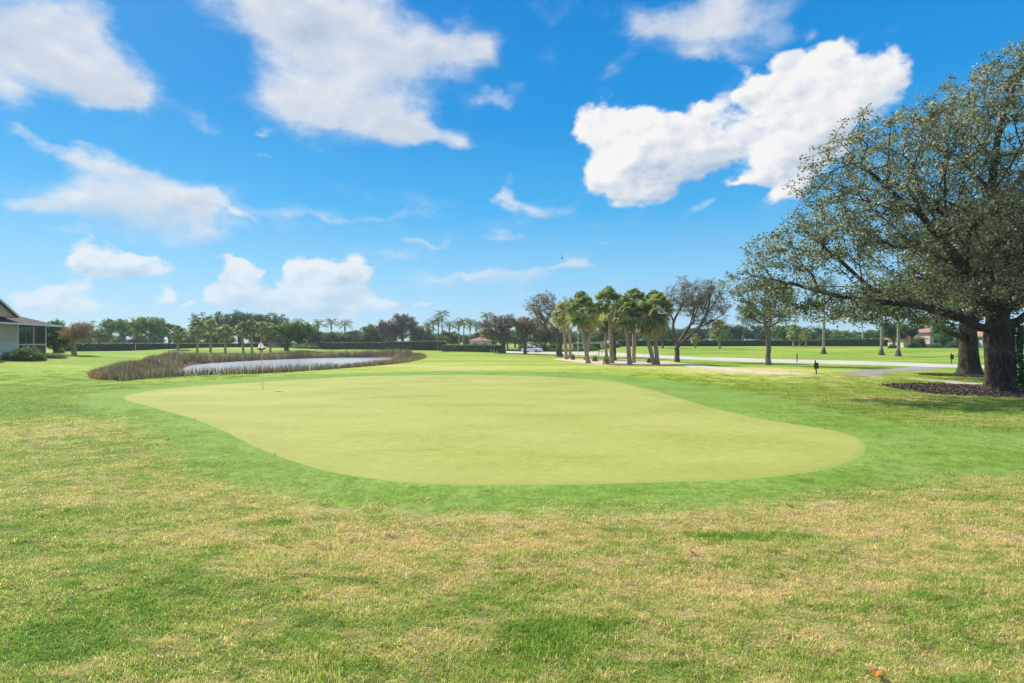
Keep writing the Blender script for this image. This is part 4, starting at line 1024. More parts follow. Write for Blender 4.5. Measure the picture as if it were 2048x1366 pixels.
def feather_crown(seed, nfr=17):
    r = np.random.default_rng(seed); V = []; Q = []; Tt = []; tint = []
    for k in range(nfr):
        el_ = 1.35 - 1.35 * (k / nfr) ** .9 + r.normal(0, .08); a = k * 2.39996 + r.normal(0, .2)
        L = r.uniform(2.6, 3.3); h = np.array([math.cos(a), math.sin(a), 0])
        n = 22; prev = np.zeros(3); bt = np.clip(.45 + r.normal(0, .2), 0, 1)
        P_ = []
        for i in range(n + 1):
            f = i / n; P_.append(h * L * f * math.cos(el_ * (1 - .3 * f)) + np.array([0, 0, L * (math.sin(el_) * f - (.55 + .15 * math.cos(el_)) * f ** 2.2)]))
        P_ = np.array(P_); side = np.array([-math.sin(a), math.cos(a), 0])
        for i in range(0, n, 4):
            j = min(i + 4, n); strip(V, Q, Tt, tint, P_[i], (P_[i] + P_[j]) / 2, P_[j] + (P_[j] - P_[i]) * .01, .03, .022, side, min(1, bt + .2))
        for i in range(2, n + 1):
            f = i / n; t_ = P_[min(i + 1, n)] - P_[i - 1]; t_ /= np.linalg.norm(t_)
            ll = .72 * math.sin(min(1, f * 1.15 + .12) * math.pi) ** .6 + .1
            for sg in (-1, 1):
                d = side * sg * .8 + t_ * .55 + np.array([0, 0, r.uniform(-.35, .3)]); d /= np.linalg.norm(d)
                m = P_[i] + d * ll * .5; e = m + d * ll * .35 - np.array([0, 0, ll * .42])
                sd_ = np.cross(d, (0, 0, 1)); sd_ /= np.linalg.norm(sd_) + 1e-6
                strip(V, Q, Tt, tint, P_[i], m, e, .02, .04, sd_, np.clip(bt + r.normal(0, .13), 0, 1))
    return np.array(V), np.array(Q), np.array(Tt), np.array(tint)
FEATH = [data_of('crown', feather_crown(300 + k), M['royal']) for k in range(3)]
def royal(px, Y, top, label, k, group, sc=1.0, py=None, base_part=False):
    if py is not None: x, Y = G(px, py)
    else: x = (px - 1024) / 1024 * Y
    z0 = h1(x, Y); s = Y / 1024; hz = CAMZ + (HOR - top) * s - z0 - 1.9 * sc
    t = thing('royal_palm', label, 'palm tree', (x, Y, z0 - .05), group=group)
    n = 16; pts = []; rad = []
    for i in range(n):
        f = i / (n - 1); pts.append((.08 * math.sin(3 * f + k), 0, (hz - 1.4 * sc) * f)); rad.append(.68 * sc * (.24 + .05 * math.sin(math.pi * f * 1.2) - .06 * f) + .32 * math.exp(-f * hz / .45) * (1 if base_part else .4))
    MB().tube(pts, rad, 14).build('trunk', M['royal_bark'], t, smooth=True)
    if base_part:
        MB().tube([(pts[0][0], 0, 0), (pts[0][0], 0, .25), (pts[0][0], 0, .6), (pts[0][0], 0, 1.0)], [rad[0] * 1.12, rad[0] * .85, .33, .26], 14).build('root_flare', M['royal_base'], t, smooth=True)
    q = pts[-1]
    MB().tube([q, (q[0], 0, q[2] + .5 * sc), (q[0], 0, q[2] + 1.1 * sc), (q[0], 0, hz + .1)], [.20 * sc, .21 * sc, .15 * sc, .08 * sc], 10).build('crownshaft', M['shaft'], t, smooth=True)
    cpart('crown', FEATH[k % 3], t, (q[0], 0, hz), sc, k * 2.1)
    return t
GR = 'tall feather palms behind the middle hedges'
for k, (px, Y, top, lab) in enumerate([(594,160,630,'feather palm rising behind the crown of the green oak'),(637,168,632,'first of the three clear feather palms left of centre'),(663,172,631,'thinnest feather palm, middle of the three left of centre'),
    (690,165,633,'feather palm nearest the gap, right of the three left of centre'),(855,165,637,'short feather palm at the left of the central clump'),(866,172,632,'feather palm left of the tallest in the central clump'),
    (884,168,614,'tallest feather palm of the central clump'),(899,175,636,'feather palm just right of the tallest one'),(918,165,634,'feather palm with pale trunk left of the close pair'),(928,166,629,'left palm of the close pale-trunked pair'),
    (940,160,632,'right palm of the close pale-trunked pair'),(952,170,636,'low feather palm beside the pale-trunked pair'),(974,172,618,'feather palm with high crown above the roadside tree'),(990,178,627,'rightmost feather palm of the central clump'),(877,174,626,'feather palm pressed against the tallest one')]):
    royal(px, Y, top, lab, k, GR, 1.35)
GR2 = 'pale trunked palms on the lawn across the road'
for k, (px, py, top, lab) in enumerate([(1648,708,545,'slender pale trunk with dark flared foot, leftmost of the lawn trunks across the road'),(1763,710,565,'pale grey palm trunk, left of the pair across the road'),
    (1796,712.5,560,'pale grey palm trunk, right of the pair across the road'),(1921,713,560,'stout pale palm trunk showing left of the second big tree')]):
    royal(px, 0, top, lab, 30 + k, GR2, 1.2 if k else 1.0, py=py, base_part=True)

# ------------------------------------------------------------------ hedges and shrubs
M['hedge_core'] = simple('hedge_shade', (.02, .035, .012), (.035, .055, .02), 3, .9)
def hedge(label, a, b, width, z_top, mat, leaf=.16, dens=30, group=None, seed=0, rough=.06, name='hedge', zb=None, cat='hedge'):
    """clipped hedge from a to b (ground points), leafy skin over a dark core"""
    r = np.random.default_rng(seed); a = np.array(a, float); b = np.array(b, float)
    L = np.linalg.norm(b - a); u = (b - a) / L; n = np.array([-u[1], u[0]])
    zs0 = h1(*a); zs1 = h1(*b)
    o0 = thing(name, label, cat, (a[0], a[1], zs0), group=group)
    m = MB(); ns = max(2, int(L / 3))
    for i in range(ns):
        f0, f1 = i / ns, (i + 1) / ns
    # core as one swept box
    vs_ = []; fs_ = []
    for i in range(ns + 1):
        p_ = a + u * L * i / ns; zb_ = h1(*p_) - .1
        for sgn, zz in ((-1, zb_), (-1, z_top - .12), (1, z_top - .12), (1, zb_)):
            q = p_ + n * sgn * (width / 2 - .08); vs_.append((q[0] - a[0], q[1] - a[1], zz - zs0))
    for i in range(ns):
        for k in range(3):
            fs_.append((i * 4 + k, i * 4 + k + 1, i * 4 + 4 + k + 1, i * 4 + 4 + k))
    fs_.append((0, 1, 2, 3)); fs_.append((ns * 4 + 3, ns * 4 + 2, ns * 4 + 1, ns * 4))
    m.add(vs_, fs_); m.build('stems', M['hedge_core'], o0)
    # skin: sides, top, ends
    hh = z_top - min(zs0, zs1)
    areas = [L * hh, L * hh, L * width, width * hh, width * hh]; C = []
    for k, A in enumerate(areas):
        nn = int(A * dens)
        f = r.uniform(0, 1, nn); g = r.uniform(0, 1, nn); jit = r.normal(0, rough, (nn, 3))
        if k < 2: xy = a + np.outer(f * L, u) + n * (width / 2) * (1 if k else -1); zz = g
        elif k == 2: xy = a + np.outer(f * L, u) + np.outer((g - .5) * width, n); zz = np.ones(nn)
        else: xy = (a if k == 3 else b) + np.outer((f - .5) * width, n); zz = g
        zb_ = H(xy[:, 0], xy[:, 1]); lump = .06 * wav(xy[:, 0], xy[:, 1], 2.5, 9)
        C.append(np.column_stack([xy, zb_ + (z_top - zb_ + lump) * zz]) + jit)
    C = np.vstack(C)
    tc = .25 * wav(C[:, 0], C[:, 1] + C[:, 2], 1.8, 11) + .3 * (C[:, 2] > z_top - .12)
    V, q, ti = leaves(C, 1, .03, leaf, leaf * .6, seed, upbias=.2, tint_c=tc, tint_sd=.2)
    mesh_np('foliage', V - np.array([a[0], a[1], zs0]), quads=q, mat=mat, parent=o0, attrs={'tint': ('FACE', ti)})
    return o0
hp = lambda px, Y: P(px, Y)
hedge('long clipped dark green hedge behind the far left lawn', hp(112, 92), hp(470, 128), 1.6, 2.05, M['leaf_hedge'], .20, 26, seed=1)
hedge('shaded green hedge behind the palms on the mound, ending at the oak', hp(470, 131), hp(634, 146), 1.8, 2.05, M['leaf_dark'], .26, 20, seed=15, rough=.14)
hedge('dark clipped hedge between the green oak and the stepped blocks', hp(634, 150), hp(776, 150), 1.6, 2.25, M['leaf_hedge'], .24, 20, seed=2)
GH = 'clipped hedge blocks in a stepped row'
for k, (p0, p1, Y, zt, mt, lb) in enumerate([(774,807,147,2.55,'leaf_hedge2','bronze hedge block, leftmost of the stepped row'),(808,841,146,2.6,'leaf_hedge2','bronze hedge block, second from the left of the stepped row'),
        (842,874,145,2.6,'leaf_hedge2','bronze hedge block, third of the stepped row'),(876,892,142,2.65,'leaf_bright','bright green rounded hedge block ending the stepped row')]):
    hedge(lb, hp(p0, Y), hp(p1, Y), 1.8, zt, M[mt], .22, 24, GH, seed=3 + k)
hedge('tall dark unclipped hedge across the road behind the palm bed', hp(1150, 128), hp(1236, 138), 1.6, 2.0, M['leaf_ficus'], .3, 20, seed=14, rough=.2)
hedge('lower clipped green hedge in front of the tall feather palms, ending at the road', hp(890, 118), hp(998, 104), 1.8, 1.72, M['leaf_hedge'], .18, 34, seed=9)
hedge('long dark hedge along the back of the far right lawn', hp(1236, 150), hp(1640, 152), 1.8, 2.95, M['leaf_hedge'], .24, 22, seed=10)
hedge('pale topped hedge at the far right behind the pale palm trunks', hp(1641, 150), hp(1790, 140), 1.8, 3.3, M['leaf_hedge'], .24, 22, seed=11)
hedge('low flowering border along the far side of the road', hp(1012, 133), hp(1150, 122), 1.2, .55, M['leaf_olive'], .2, 30, seed=12, rough=.12, name='border_planting', cat='border')

def shrub(name, label, base, rx, rz, mat, n, leaf, seed, group=None, ry=None, low=.0, cat='shrub', spiky=False):
    r = np.random.default_rng(seed); base = np.array(base, float); ry = ry or rx
    t = thing(name, label, cat, tuple(base), group=group)
    d = r.normal(size=(n, 3)); d /= np.linalg.norm(d, axis=1)[:, None]; d[:, 2] = np.abs(d[:, 2]) * 1.0 - .25 * (r.uniform(size=n) < .3)
    lump = 1 + .12 * np.sin(d[:, 0] * 7 + seed) + .1 * np.sin(d[:, 1] * 9 + d[:, 2] * 6)
    C = d * np.array([rx, ry, rz]) * (lump * r.uniform(.72, 1.03, n))[:, None] + (0, 0, low)
    C[:, 2] = np.maximum(C[:, 2], .02)
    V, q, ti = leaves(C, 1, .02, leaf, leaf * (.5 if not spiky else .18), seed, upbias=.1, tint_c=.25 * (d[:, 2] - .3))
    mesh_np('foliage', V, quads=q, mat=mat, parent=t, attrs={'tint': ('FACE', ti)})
    m = MB()
    if not spiky:
        m.tube([(0, 0, .0), (0, 0, rz * .3), (0, 0, rz * .6), (0, 0, rz * .8)], [min(rx, ry) * .8, min(rx, ry) * .82, min(rx, ry) * .6, min(rx, ry) * .2], 12)
    for k in range(6):
        a = k * 1.05; m.tube([(0, 0, -.05), (math.cos(a) * rx * .3, math.sin(a) * ry * .3, rz * .45), (math.cos(a) * rx * .5, math.sin(a) * ry * .5, rz * .75)], [.03, .02, .008], 5)
    m.build('stems', M['bark_far'] if spiky else M['hedge_core'], t)
    return t
def gpos(px, py): x, y_ = G(px, py); return (x, y_, h1(x, y_))
GS = 'small round shrubs in the sand bed'
for k, (px, py, w, h_, lb) in enumerate([(1146,720,4,12,'small spiky green shrub near the left end of the sand bed'),(1190,723,6,13,'fuzzy green shrub right of the leaning palm'),(1213,728,7,16,'largest fuzzy shrub at the foot of the tallest palm'),
        (1229,722,4,12,'dark shrub tucked behind the foot of the tallest palm'),(1298,726,4,10,'small shrub left of the rightmost palms')]):
    x, y_ = G(px, py); s = y_ / 1024
    shrub('shrub', lb, (x, y_, h1(x, y_)), w * s * 1.0, h_ * s, M['leaf_bright'], 900, .16, 400 + k, GS, spiky=True)
# shrubs by the left house and the far houses
x, y_ = G(34, 721); s = y_ / 1024
shrub('shrub', 'big clipped round shrub at the left edge in front of the siding wall', (x, y_ + .6, h1(x, y_)), 36 * s, 23 * s, M['leaf_hedge'], 14000, .085, 410, ry=1.1)
shrub('shrub', 'dark upright shrub against the screened porch', (*P(62, 44.5), h1(*P(62, 44.5))), .75, 1.15, M['leaf_dark'], 3000, .08, 411)
x, y_ = G(105, 716)
shrub('shrub', 'low pale grey-green shrub spreading beside the porch', (x, y_, h1(x, y_)), 1.25, .42, M['leaf_olive'], 4200, .07, 412, ry=.6)
shrub('shrub', 'small yellow-green round shrub in front of the left hedge', gpos(118, 706), .8, .9, M['leaf_bright'], 1400, .1, 413)
for k, (px, Y, w, h_, mt, lb) in enumerate([(600,128,3.2,1.9,'leaf_ficus','leafy green shrub right of the oak trunk at the pond'),(622,132,2.6,1.7,'leaf_dark','dark shrub at the left end of the clipped middle hedge'),(546,126,2.6,1.7,'leaf_dark','dark shrub left of the oak trunk at the pond'),
        (1048,126,1.6,2.2,'leaf_hedge','rounded dark shrub across the road, leftmost behind the car'),(1068,128,1.7,2.3,'leaf_hedge','rounded dark shrub across the road directly above the car'),(1086,127,1.7,2.4,'leaf_hedge','rounded dark shrub across the road, right of the car'),(1106,129,1.7,2.2,'leaf_hedge','rounded dark shrub across the road beside the tall brown tree'),
        (1175,120,3.4,1.4,'leaf_dark','low dark shrub across the road behind the leaning palm'),
        (1910,108,1.5,1.7,'leaf_hedge','clipped ball shrub beside the far screened house'),(1870,106,1.1,.8,'leaf_hedge','low square shrub before the far screened enclosure'),(1785,104,.8,.8,'leaf_hedge','small dark shrub left of the right-hand pale trunk'),(1826,112,1.2,1.4,'leaf_bright','yellow-green shrub between the tile roof and the screened enclosure'),(1838,114,1.3,2.6,'leaf_dark','tall dark shrub left of the screened enclosure'),(1892,112,1.6,2.6,'leaf_dark','tall dark shrub right of the screened enclosure')]):
    x, y_ = P(px, Y)
    shrub('shrub', lb, (x, y_, h1(x, y_) - .05), w, h_, M[mt], 1500, .24, 420 + k)

# ------------------------------------------------------------------ reeds
def reeds(name, label, x, y, hgt, mat, w, seed, lean=.18, tint=None):
    r = np.random.default_rng(seed); n = len(x)
    z = np.maximum(H(x, y), WATER_Z - .1); h_ = hgt * r.uniform(.55, 1.15, n)
    th = r.uniform(0, 6.283, n); ux, uy = np.cos(th) * w, np.sin(th) * w; lx, ly = r.normal(0, lean, n) * h_, r.normal(0, lean, n) * h_
    V = np.zeros((n, 5, 3)); V[:, 0] = np.stack([x - ux, y - uy, z - .1], -1); V[:, 1] = np.stack([x + ux, y + uy, z - .1], -1)
    V[:, 2] = np.stack([x + lx * .35 + ux, y + ly * .35 + uy, z + h_ * .6], -1); V[:, 3] = np.stack([x + lx * .35 - ux, y + ly * .35 - uy, z + h_ * .6], -1)
    V[:, 4] = np.stack([x + lx, y + ly, z + h_], -1)
    b_ = np.arange(n)[:, None] * 5
    ti = np.clip(r.uniform(0, 1, n) * .9 + .18 * wav(x, y, 4, 17), 0, 1) if tint is None else tint
    o = mesh_np(name, V.reshape(-1, 3), quads=b_ + np.array([0, 1, 2, 3]), tris=b_ + np.array([3, 2, 4]), mat=mat, attrs={'tint': ('FACE', np.concatenate([ti, ti]))})
    return tag(o, label, 'reeds', kind='stuff')
n = 420000
lo, hi = POND.min(0) - .3, POND.max(0) + .3
x = rng.uniform(lo[0], hi[0], n); y = rng.uniform(lo[1], hi[1], n); d = sdist(x, y, POND)
nearm = (y < 52 - .9 * (x + 30) * 0) 
leftness = np.clip((-24 - x) / 6, 0, 1) * np.clip((52 - y) / 8, 0, 1)
leftness = leftness * np.clip((44 - y) / 6, .25, 1)
wid = 2.3 + 4.5 * leftness + .8 * wav(x, y, 9, 21)
far = (y > 57) & (x < -17)
wid = np.where(far, 1.7 + .7 * wav(x, y, 7, 22), wid)
tip = (y > 52) & (x > -19); wid = np.where(tip, 4.5, wid)
k = (d > .15) & (d < wid)
keep = np.where(y < 50, .62, .40); k &= rng.uniform(size=n) < keep * (.55 + .45 * (wav(x, y, 3, 23) > -.35))
xr, yr = x[k], y[k]
pxr = 1024 + 1024 * xr / yr
hnear = np.interp(pxr, [340, 400, 480, 600, 720, 800], [.78, .84, .86, .84, .88, .95])
hg = np.where(far[k], 1.15, np.where(yr > 42, .8, 1) * hnear) * (1 + .18 * wav(xr, yr, 3.5, 24)) * np.clip(.5 + (d[k] / 1.6), .5, 1)
reeds('reed_bed', 'purple-brown and green reeds standing all round the pond edge', xr, yr, hg, M['reed'], .014, 5)
k = (d > -.05) & (d < 1.7) & (rng.uniform(size=n) < np.where(y < 60, .9, .5) * (wav(x, y, 6, 31) > -.1))
reeds('sedge', 'low rusty tan sedge fringing the foot of the reeds', x[k], y[k], .45, M['reed_tan'], .012, 6, .45)

# ------------------------------------------------------------------ flagstick
x, y_ = G(526, 778)
t = thing('golf_flag', 'limp white flag with dark hem on a thin white pole standing in the hole', 'golf flag', (x, y_, h1(x, y_) + .014))
MB().tube([(0, 0, -.1), (-.02, 0, .7), (-.05, 0, 1.4), (-.10, 0, 2.14)], [.014, .013, .012, .011], 8).build('pole', M['white'], t, smooth=True)
MB().tube([(-.10, 0, 2.13), (-.10, 0, 2.16)], [.014, .010], 8).build('cap', M['white'], t)
fm, nt, out = new_mat('flag_cloth')
b = principled(nt, (.86, .86, .87), .8, .2); tr = nt.new('ShaderNodeBsdfTranslucent'); tr.inputs[0].default_value = (.93, .93, .93, 1); mx = nt.new('ShaderNodeMixShader'); mx.inputs[0].default_value = .78
nt.l.new(b.outputs[0], mx.inputs[1]); nt.l.new(tr.outputs[0], mx.inputs[2]); nt.l.new(mx.outputs[0], out.inputs[0])
M['navy'] = simple('flag_hem_navy', (.012, .016, .035), (.02, .025, .05), 12, .9)
def drape(v0, v1):
    # limp flag hanging in folds to both sides of the pole: a tent that widens downward
    m_ = MB(); nu, nv = 16, 8; vs_ = []; fs_ = []
    for i in range(nu + 1):
        u = i / nu * 2 - 1
        for j in range(nv + 1):
            v = v0 + (v1 - v0) * j / nv
            wd = (.21 if u > 0 else .12) * min(1.0, v / .30) ** .9
            vs_.append((-.10 + u * wd + .01 * math.sin(v * 30), -.016 + .055 * math.sin(u * 7) * min(1, v / .2), 2.13 - v * (1 - .10 * abs(u))))
    for i in range(nu):
        for j in range(nv): a_ = i * (nv + 1) + j; fs_.append((a_, a_ + 1, a_ + nv + 2, a_ + nv + 1))
    return m_.add(vs_, fs_)
fo_ = drape(.012, .30).build('flag', fm, t, smooth=True); md = fo_.modifiers.new('cloth', 'SOLIDIFY'); md.thickness = .003
fb_ = drape(.30, .375).build('hem', M['navy'], fo_, smooth=True); md = fb_.modifiers.new('cloth', 'SOLIDIFY'); md.thickness = .003
MB().tube([(0, 0, -.12), (0, 0, .0015)], [.054, .054], 20, cap=False).build('cup', M['white'], t)
MB().add([(math.cos(i / 20 * 6.2832) * .052, math.sin(i / 20 * 6.2832) * .052, .001) for i in range(20)], [list(range(20))]).build('hole', M['black'], t)

# ------------------------------------------------------------------ signs
def sign_post(px, py, hgt, pw, ph, label, tilt):
    x, y_ = G(px, py); t = thing('sign_post', label, 'sign', (x, y_, h1(x, y_)), R(12)); t.rotation_euler = (0, tilt, R(10))
    MB().box(-.03, .03, -.03, .03, -.2, hgt).build('post', M['black'], t, bevel=.006)
    MB().box(-pw / 2, pw / 2, -.075, -.032, hgt - ph - .10, hgt - .10).build('panel', M['black'], t, bevel=.01)
    s_ = MB(); s_.tube([(0, 0, hgt), (0, 0, hgt + .02), (0, 0, hgt + .05), (0, 0, hgt + .085), (0, 0, hgt + .10)], [.02, .025, .045, .03, .004], 12).build('finial', M['black'], t, smooth=True)
sign_post(1633, 748.5, .86, .33, .40, 'small black sign post leaning slightly beside the mound near the lone tree', R(-6))
sign_post(1903, 727.5, 1.02, .42, .44, 'small black sign post standing upright by the road near the second big trunk', 0)
x, y_ = G(1204, 713); t = thing('street_sign', 'pale rectangular road sign seen from behind among the palms', 'sign', (x, y_, h1(x, y_)), R(-20))
MB().tube([(0, 0, -.1), (0, 0, 2.35)], [.035, .035], 8).build('pole', M['grey'], t); MB().box(-.25, .25, .037, .05, 1.35, 2.3).build('panel', M['white'], t)
x, y_ = G(1198, 713.5); t = thing('lamp_bollard', 'dark slim post beside the pale road sign', 'post', (x, y_, h1(x, y_)))
MB().tube([(0, 0, -.1), (0, 0, 1.75), (0, 0, 1.8), (0, 0, 1.9)], [.05, .05, .08, .02], 10).build('post', M['black'], t)
x, y_ = G(1594, 725.5); t = thing('wooden_sign', 'small weathered grey sign on a wooden post at the road edge', 'sign', (x, y_, h1(x, y_)), R(62))
M['wood'] = simple('weathered_wood', (.20, .12, .07), (.28, .18, .11), 6, .85, stretch=(1, 1, .2))
MB().box(-.05, .05, -.05, .05, -.1, 1.0).build('post', M['wood'], t); MB().box(-.3, .3, -.075, -.052, .35, .88).build('panel', M['grey'], t)
x, y_ = P(1156, 90); t = thing('street_lamp', 'thin white lamp pole behind the leaning palm', 'lamp pole', (x, y_, h1(x, y_)))
MB().tube([(0, 0, -.1), (0, 0, 3.6)], [.07, .05], 10).build('pole', M['white'], t); MB().tube([(0, 0, 3.6), (0, 0, 3.75), (0, 0, 3.95), (0, 0, 4.05)], [.07, .2, .17, .03], 10).build('lamp_head', M['white'], t)
GB = 'short white marker posts at the hedge end'
for k, (px, lb) in enumerate([(982,'left short white marker post at the end of the lower hedge'),(988,'middle short white marker post at the end of the lower hedge'),(994,'right short white marker post at the end of the lower hedge')]):
    x, y_ = P(px, 100); o = MB().tube([(0, 0, -.1), (0, 0, .55), (0, 0, .6)], [.05, .05, .03], 8).build('marker_post', M['white'], None, (x, y_, h1(x, y_))); tag(o, lb, 'post', GB)
x, y_ = P(271, 104); o = MB().tube([(0, 0, -.1), (0, 0, 1.15), (0, 0, 1.2)], [.06, .06, .09], 8).build('marker_post', M['white'], None, (x, y_, h1(x, y_))); tag(o, 'lone pale post in front of the long left hedge', 'post')

def pole(px, Y, top, label, arm=True, r_=.13):
    x = (px - 1024) / 1024 * Y; z0 = h1(x, Y); hz = CAMZ + (HOR - top) * Y / 1024 - z0
    t = thing('utility_pole', label, 'utility pole', (x, Y, z0))
    MB().tube([(0, 0, -.2), (0, 0, hz)], [r_, r_ * .7], 10).build('pole', M['concrete'], t)
    if arm:
        MB().box(-1.0, 1.0, -.06, .06, hz - .55, hz - .42).build('crossarm', M['wood'], t)
        for q in (-.9, 0, .9): MB().tube([(q, 0, hz - .42), (q, 0, hz - .25)], [.05, .03], 8).build('insulator', M['grey'], t)
    return np.array([x, Y, z0 + hz])
M['concrete'] = simple('concrete', (.55, .54, .52), (.45, .44, .42), 3, .9)
pa = pole(186, 150, 640, 'pale utility pole behind the tan pruned tree')
pb = pole(352, 152, 650, 'utility pole behind the small lone palm')
pole(1667, 165, 658, 'pale bare pole behind the far right hedge', False, .25); pole(1725, 160, 652, 'pale pole with crossarm behind the far right hedge', True, .2)
for k, (da, db, lb) in enumerate([(-.3, -.3, 'topmost overhead wire between the left poles'), (-1.3, -1.2, 'middle overhead wire between the left poles'), (-3.1, -2.3, 'lowest overhead wire between the left poles')]):
    pts = []
    for i in range(17):
        f = i / 16; q = pa * (1 - f) + pb * f; q = q + (0, 0, da * (1 - f) + db * f - .8 * math.sin(math.pi * f)); pts.append(tuple(q))
    o = MB().tube(pts, [.03] * 17, 5).build('power_line', M['grey']); tag(o, lb, 'wire', 'overhead wires left')

# ------------------------------------------------------------------ left house
def siding(name, c, pitch=.2):
    m, nt, out = new_mat(name); co = objco(nt); sp = nt.new('ShaderNodeSeparateXYZ'); nt.put(sp.inputs[0], co)
    saw = nt.math('FRACT', nt.math('DIVIDE', sp.outputs[2], pitch)); n = nt.noise(co, 3, 4)
    ln = nt.smooth(saw, 0, .14, 0, 1)
    col = nt.mix(ln, tuple(k * .55 for k in c), nt.mix(n, c, tuple(k * .88 for k in c)))
    b = principled(nt, col, .7, .3, bump(nt, saw, .5, .03)); nt.l.new(b.outputs[0], out.inputs[0]); return m
def shingle(name, c1, c2, pitch=.18):
    m, nt, out = new_mat(name); co = objco(nt); br = nt.new('ShaderNodeTexBrick'); nt.put(br.inputs['Vector'], nt.vm('MULTIPLY', co, (1, 2.5, 1)))
    br.inputs['Scale'].default_value = 2.0; br.inputs['Color1'].default_value = (*c1, 1); br.inputs['Color2'].default_value = (*c2, 1); br.inputs['Mortar'].default_value = (*[k * .5 for k in c1], 1); br.inputs['Mortar Size'].default_value = .03
    n = nt.noise(co, 12, 4)
    col = nt.mix(nt.math('MULTIPLY', n, .6), br.outputs[0], c2)
    b = principled(nt, col, .9, .2, bump(nt, n, .5, .02)); nt.l.new(b.outputs[0], out.inputs[0]); return m
M['siding'] = siding('lap_siding', (.56, .47, .37)); M['stucco'] = simple('stucco', (.62, .56, .52), (.56, .50, .46), 2, .9)
M['shingle'] = shingle('brown_shingle', (.06, .04, .035), (.105, .07, .062)); M['tile'] = shingle('clay_tile', (.40, .20, .14), (.48, .27, .20))
M['cream'] = simple('cream_wall', (.62, .52, .42), (.56, .47, .38), 2, .9)
sm, nt, out = new_mat('insect_screen'); b = principled(nt, (.02, .02, .025), .6, .3); tp = nt.new('ShaderNodeBsdfTransparent'); mx = nt.new('ShaderNodeMixShader'); mx.inputs[0].default_value = .45
nt.l.new(b.outputs[0], mx.inputs[1]); nt.l.new(tp.outputs[0], mx.inputs[2]); nt.l.new(mx.outputs[0], out.inputs[0]); M['screen'] = sm
M['interior'] = simple('porch_interior', (.10, .10, .12), (.14, .13, .15), 2, .9)
# local frame: X along the long wall (away from the camera), Y into the house, Z up
ha = (-46.0, 46.0); ang = math.atan2(.957, -.29)
z0 = h1(*ha) - .02
hs_ = thing('house', 'single storey house with lap siding, brown shingle roof and screened porch at the left edge', 'house', (ha[0], ha[1], z0), ang)
EV = 2.85 + (1.1 - z0) * .6
EV = 3.92 - z0
MB().box(-14, 2.5, .0, .18, 1.25, EV - .02).build('wall', M['siding'], hs_)
MB().box(-14, 2.5, -.02, .2, -.3, 1.248).build('lower_wall', M['stucco'], hs_)
MB().box(-14, 7.1, 9.8, 10, -.3, EV - .02).build('back_wall', M['siding'], hs_)
MB().box(7.0, 7.18, 4.2, 9.8, -.3, EV - .02).build('end_wall', M['siding'], hs_)
MB().box(2.52, 6.9, 4.0, 4.15, -.3, EV - .02).build('porch_back_wall', M['interior'], hs_)
MB().box(2.5, 7.2, 0, 4.0, -.3, .05).build('porch_floor', M['concrete'], hs_)
for xx in (2.56, 5.0, 7.05): MB().box(xx - .06, xx + .06, -.03, .09, .05, EV - .02).build('porch_post', M['white'], hs_, bevel=.008)
MB().box(6.99, 7.11, 3.9, 4.0, .05, EV - .02).build('porch_post', M['white'], hs_)
MB().box(2.62, 4.94, -.02, .08, .95, 1.05).build('porch_rail', M['white'], hs_); MB().box(5.06, 6.99, -.02, .08, .95, 1.05).build('porch_rail', M['white'], hs_)
MB().box(7.0, 7.1, .10, 3.9, .95, 1.05).build('porch_rail', M['white'], hs_)
MB().box(3.75, 3.79, .0, .05, 1.05, EV - .02).build('screen_mullion', M['grey'], hs_)
for x0_, x1_ in ((2.62, 4.94), (5.06, 6.99)): MB().box(x0_, x1_, .025, .035, .06, EV - .04).build('screen', M['screen'], hs_)
MB().box(7.045, 7.055, .10, 3.88, .06, EV - .04).build('screen', M['screen'], hs_)
# hip roof
ov = .75; X0, X1, Y0, Y1 = -14.5, 7.1 + ov + .5, -ov, 10 + ov; hm = (Y1 - Y0) / 2; pitch_ = .36
rz_ = hm * pitch_
V_ = [(X0, Y0, EV), (X1, Y0, EV), (X1, Y1, EV), (X0, Y1, EV), (X0, Y0 + hm, EV + rz_), (X1 - hm, Y0 + hm, EV + rz_)]
V_ += [(a_, b_, c_ - .12) for a_, b_, c_ in V_[:4]]
MB().add(V_, [(0, 1, 5, 4), (1, 2, 5), (2, 3, 4, 5), (0, 4, 3), (6, 9, 8, 7)]).build('roof', M['shingle'], hs_)
MB().box(X0, X1 + .02, Y0 - .10, Y0 - .003, EV - .13, EV + .03).build('gutter', M['white'], hs_); MB().box(X1 + .003, X1 + .09, Y0, Y1, EV - .13, EV + .03).build('gutter', M['white'], hs_)
# cross gable whose right rake shows
gx, gw, gy0, gz = -4.6, 6.4, -.25, EV + .55
ap = gz + gw * .52
MB().prism([(gx - gw, gz), (gx + gw, gz), (gx, ap)], gy0, gy0 + .12).build('gable', M['siding'], hs_)
MB().add([(gx - gw - .2, gy0 - .35, gz - .02), (gx, gy0 - .35, ap + .1), (gx + gw + .2, gy0 - .35, gz - .02), (gx - gw - .2, gy0 + 6.5, gz), (gx, gy0 + 6.5, ap + .1), (gx + gw + .2, gy0 + 6.5, gz)], [(0, 1, 4, 3), (1, 2, 5, 4)]).build('gable_roof', M['shingle'], hs_)
for sg in (-1, 1):
    e_ = (gx + sg * (gw + .2), gz - .05)
    MB().add([(gx, gy0 - .40, ap + .06), (gx, gy0 - .40, ap - .16), (e_[0], gy0 - .40, e_[1] - .22), (e_[0], gy0 - .40, e_[1]), (gx, gy0 - .36, ap + .06), (gx, gy0 - .36, ap - .16), (e_[0], gy0 - .36, e_[1] - .22), (e_[0], gy0 - .36, e_[1])],
             [(0, 1, 2, 3), (7, 6, 5, 4), (0, 3, 7, 4), (1, 5, 6, 2), (2, 6, 7, 3)]).build('rake_board', M['white'], hs_)

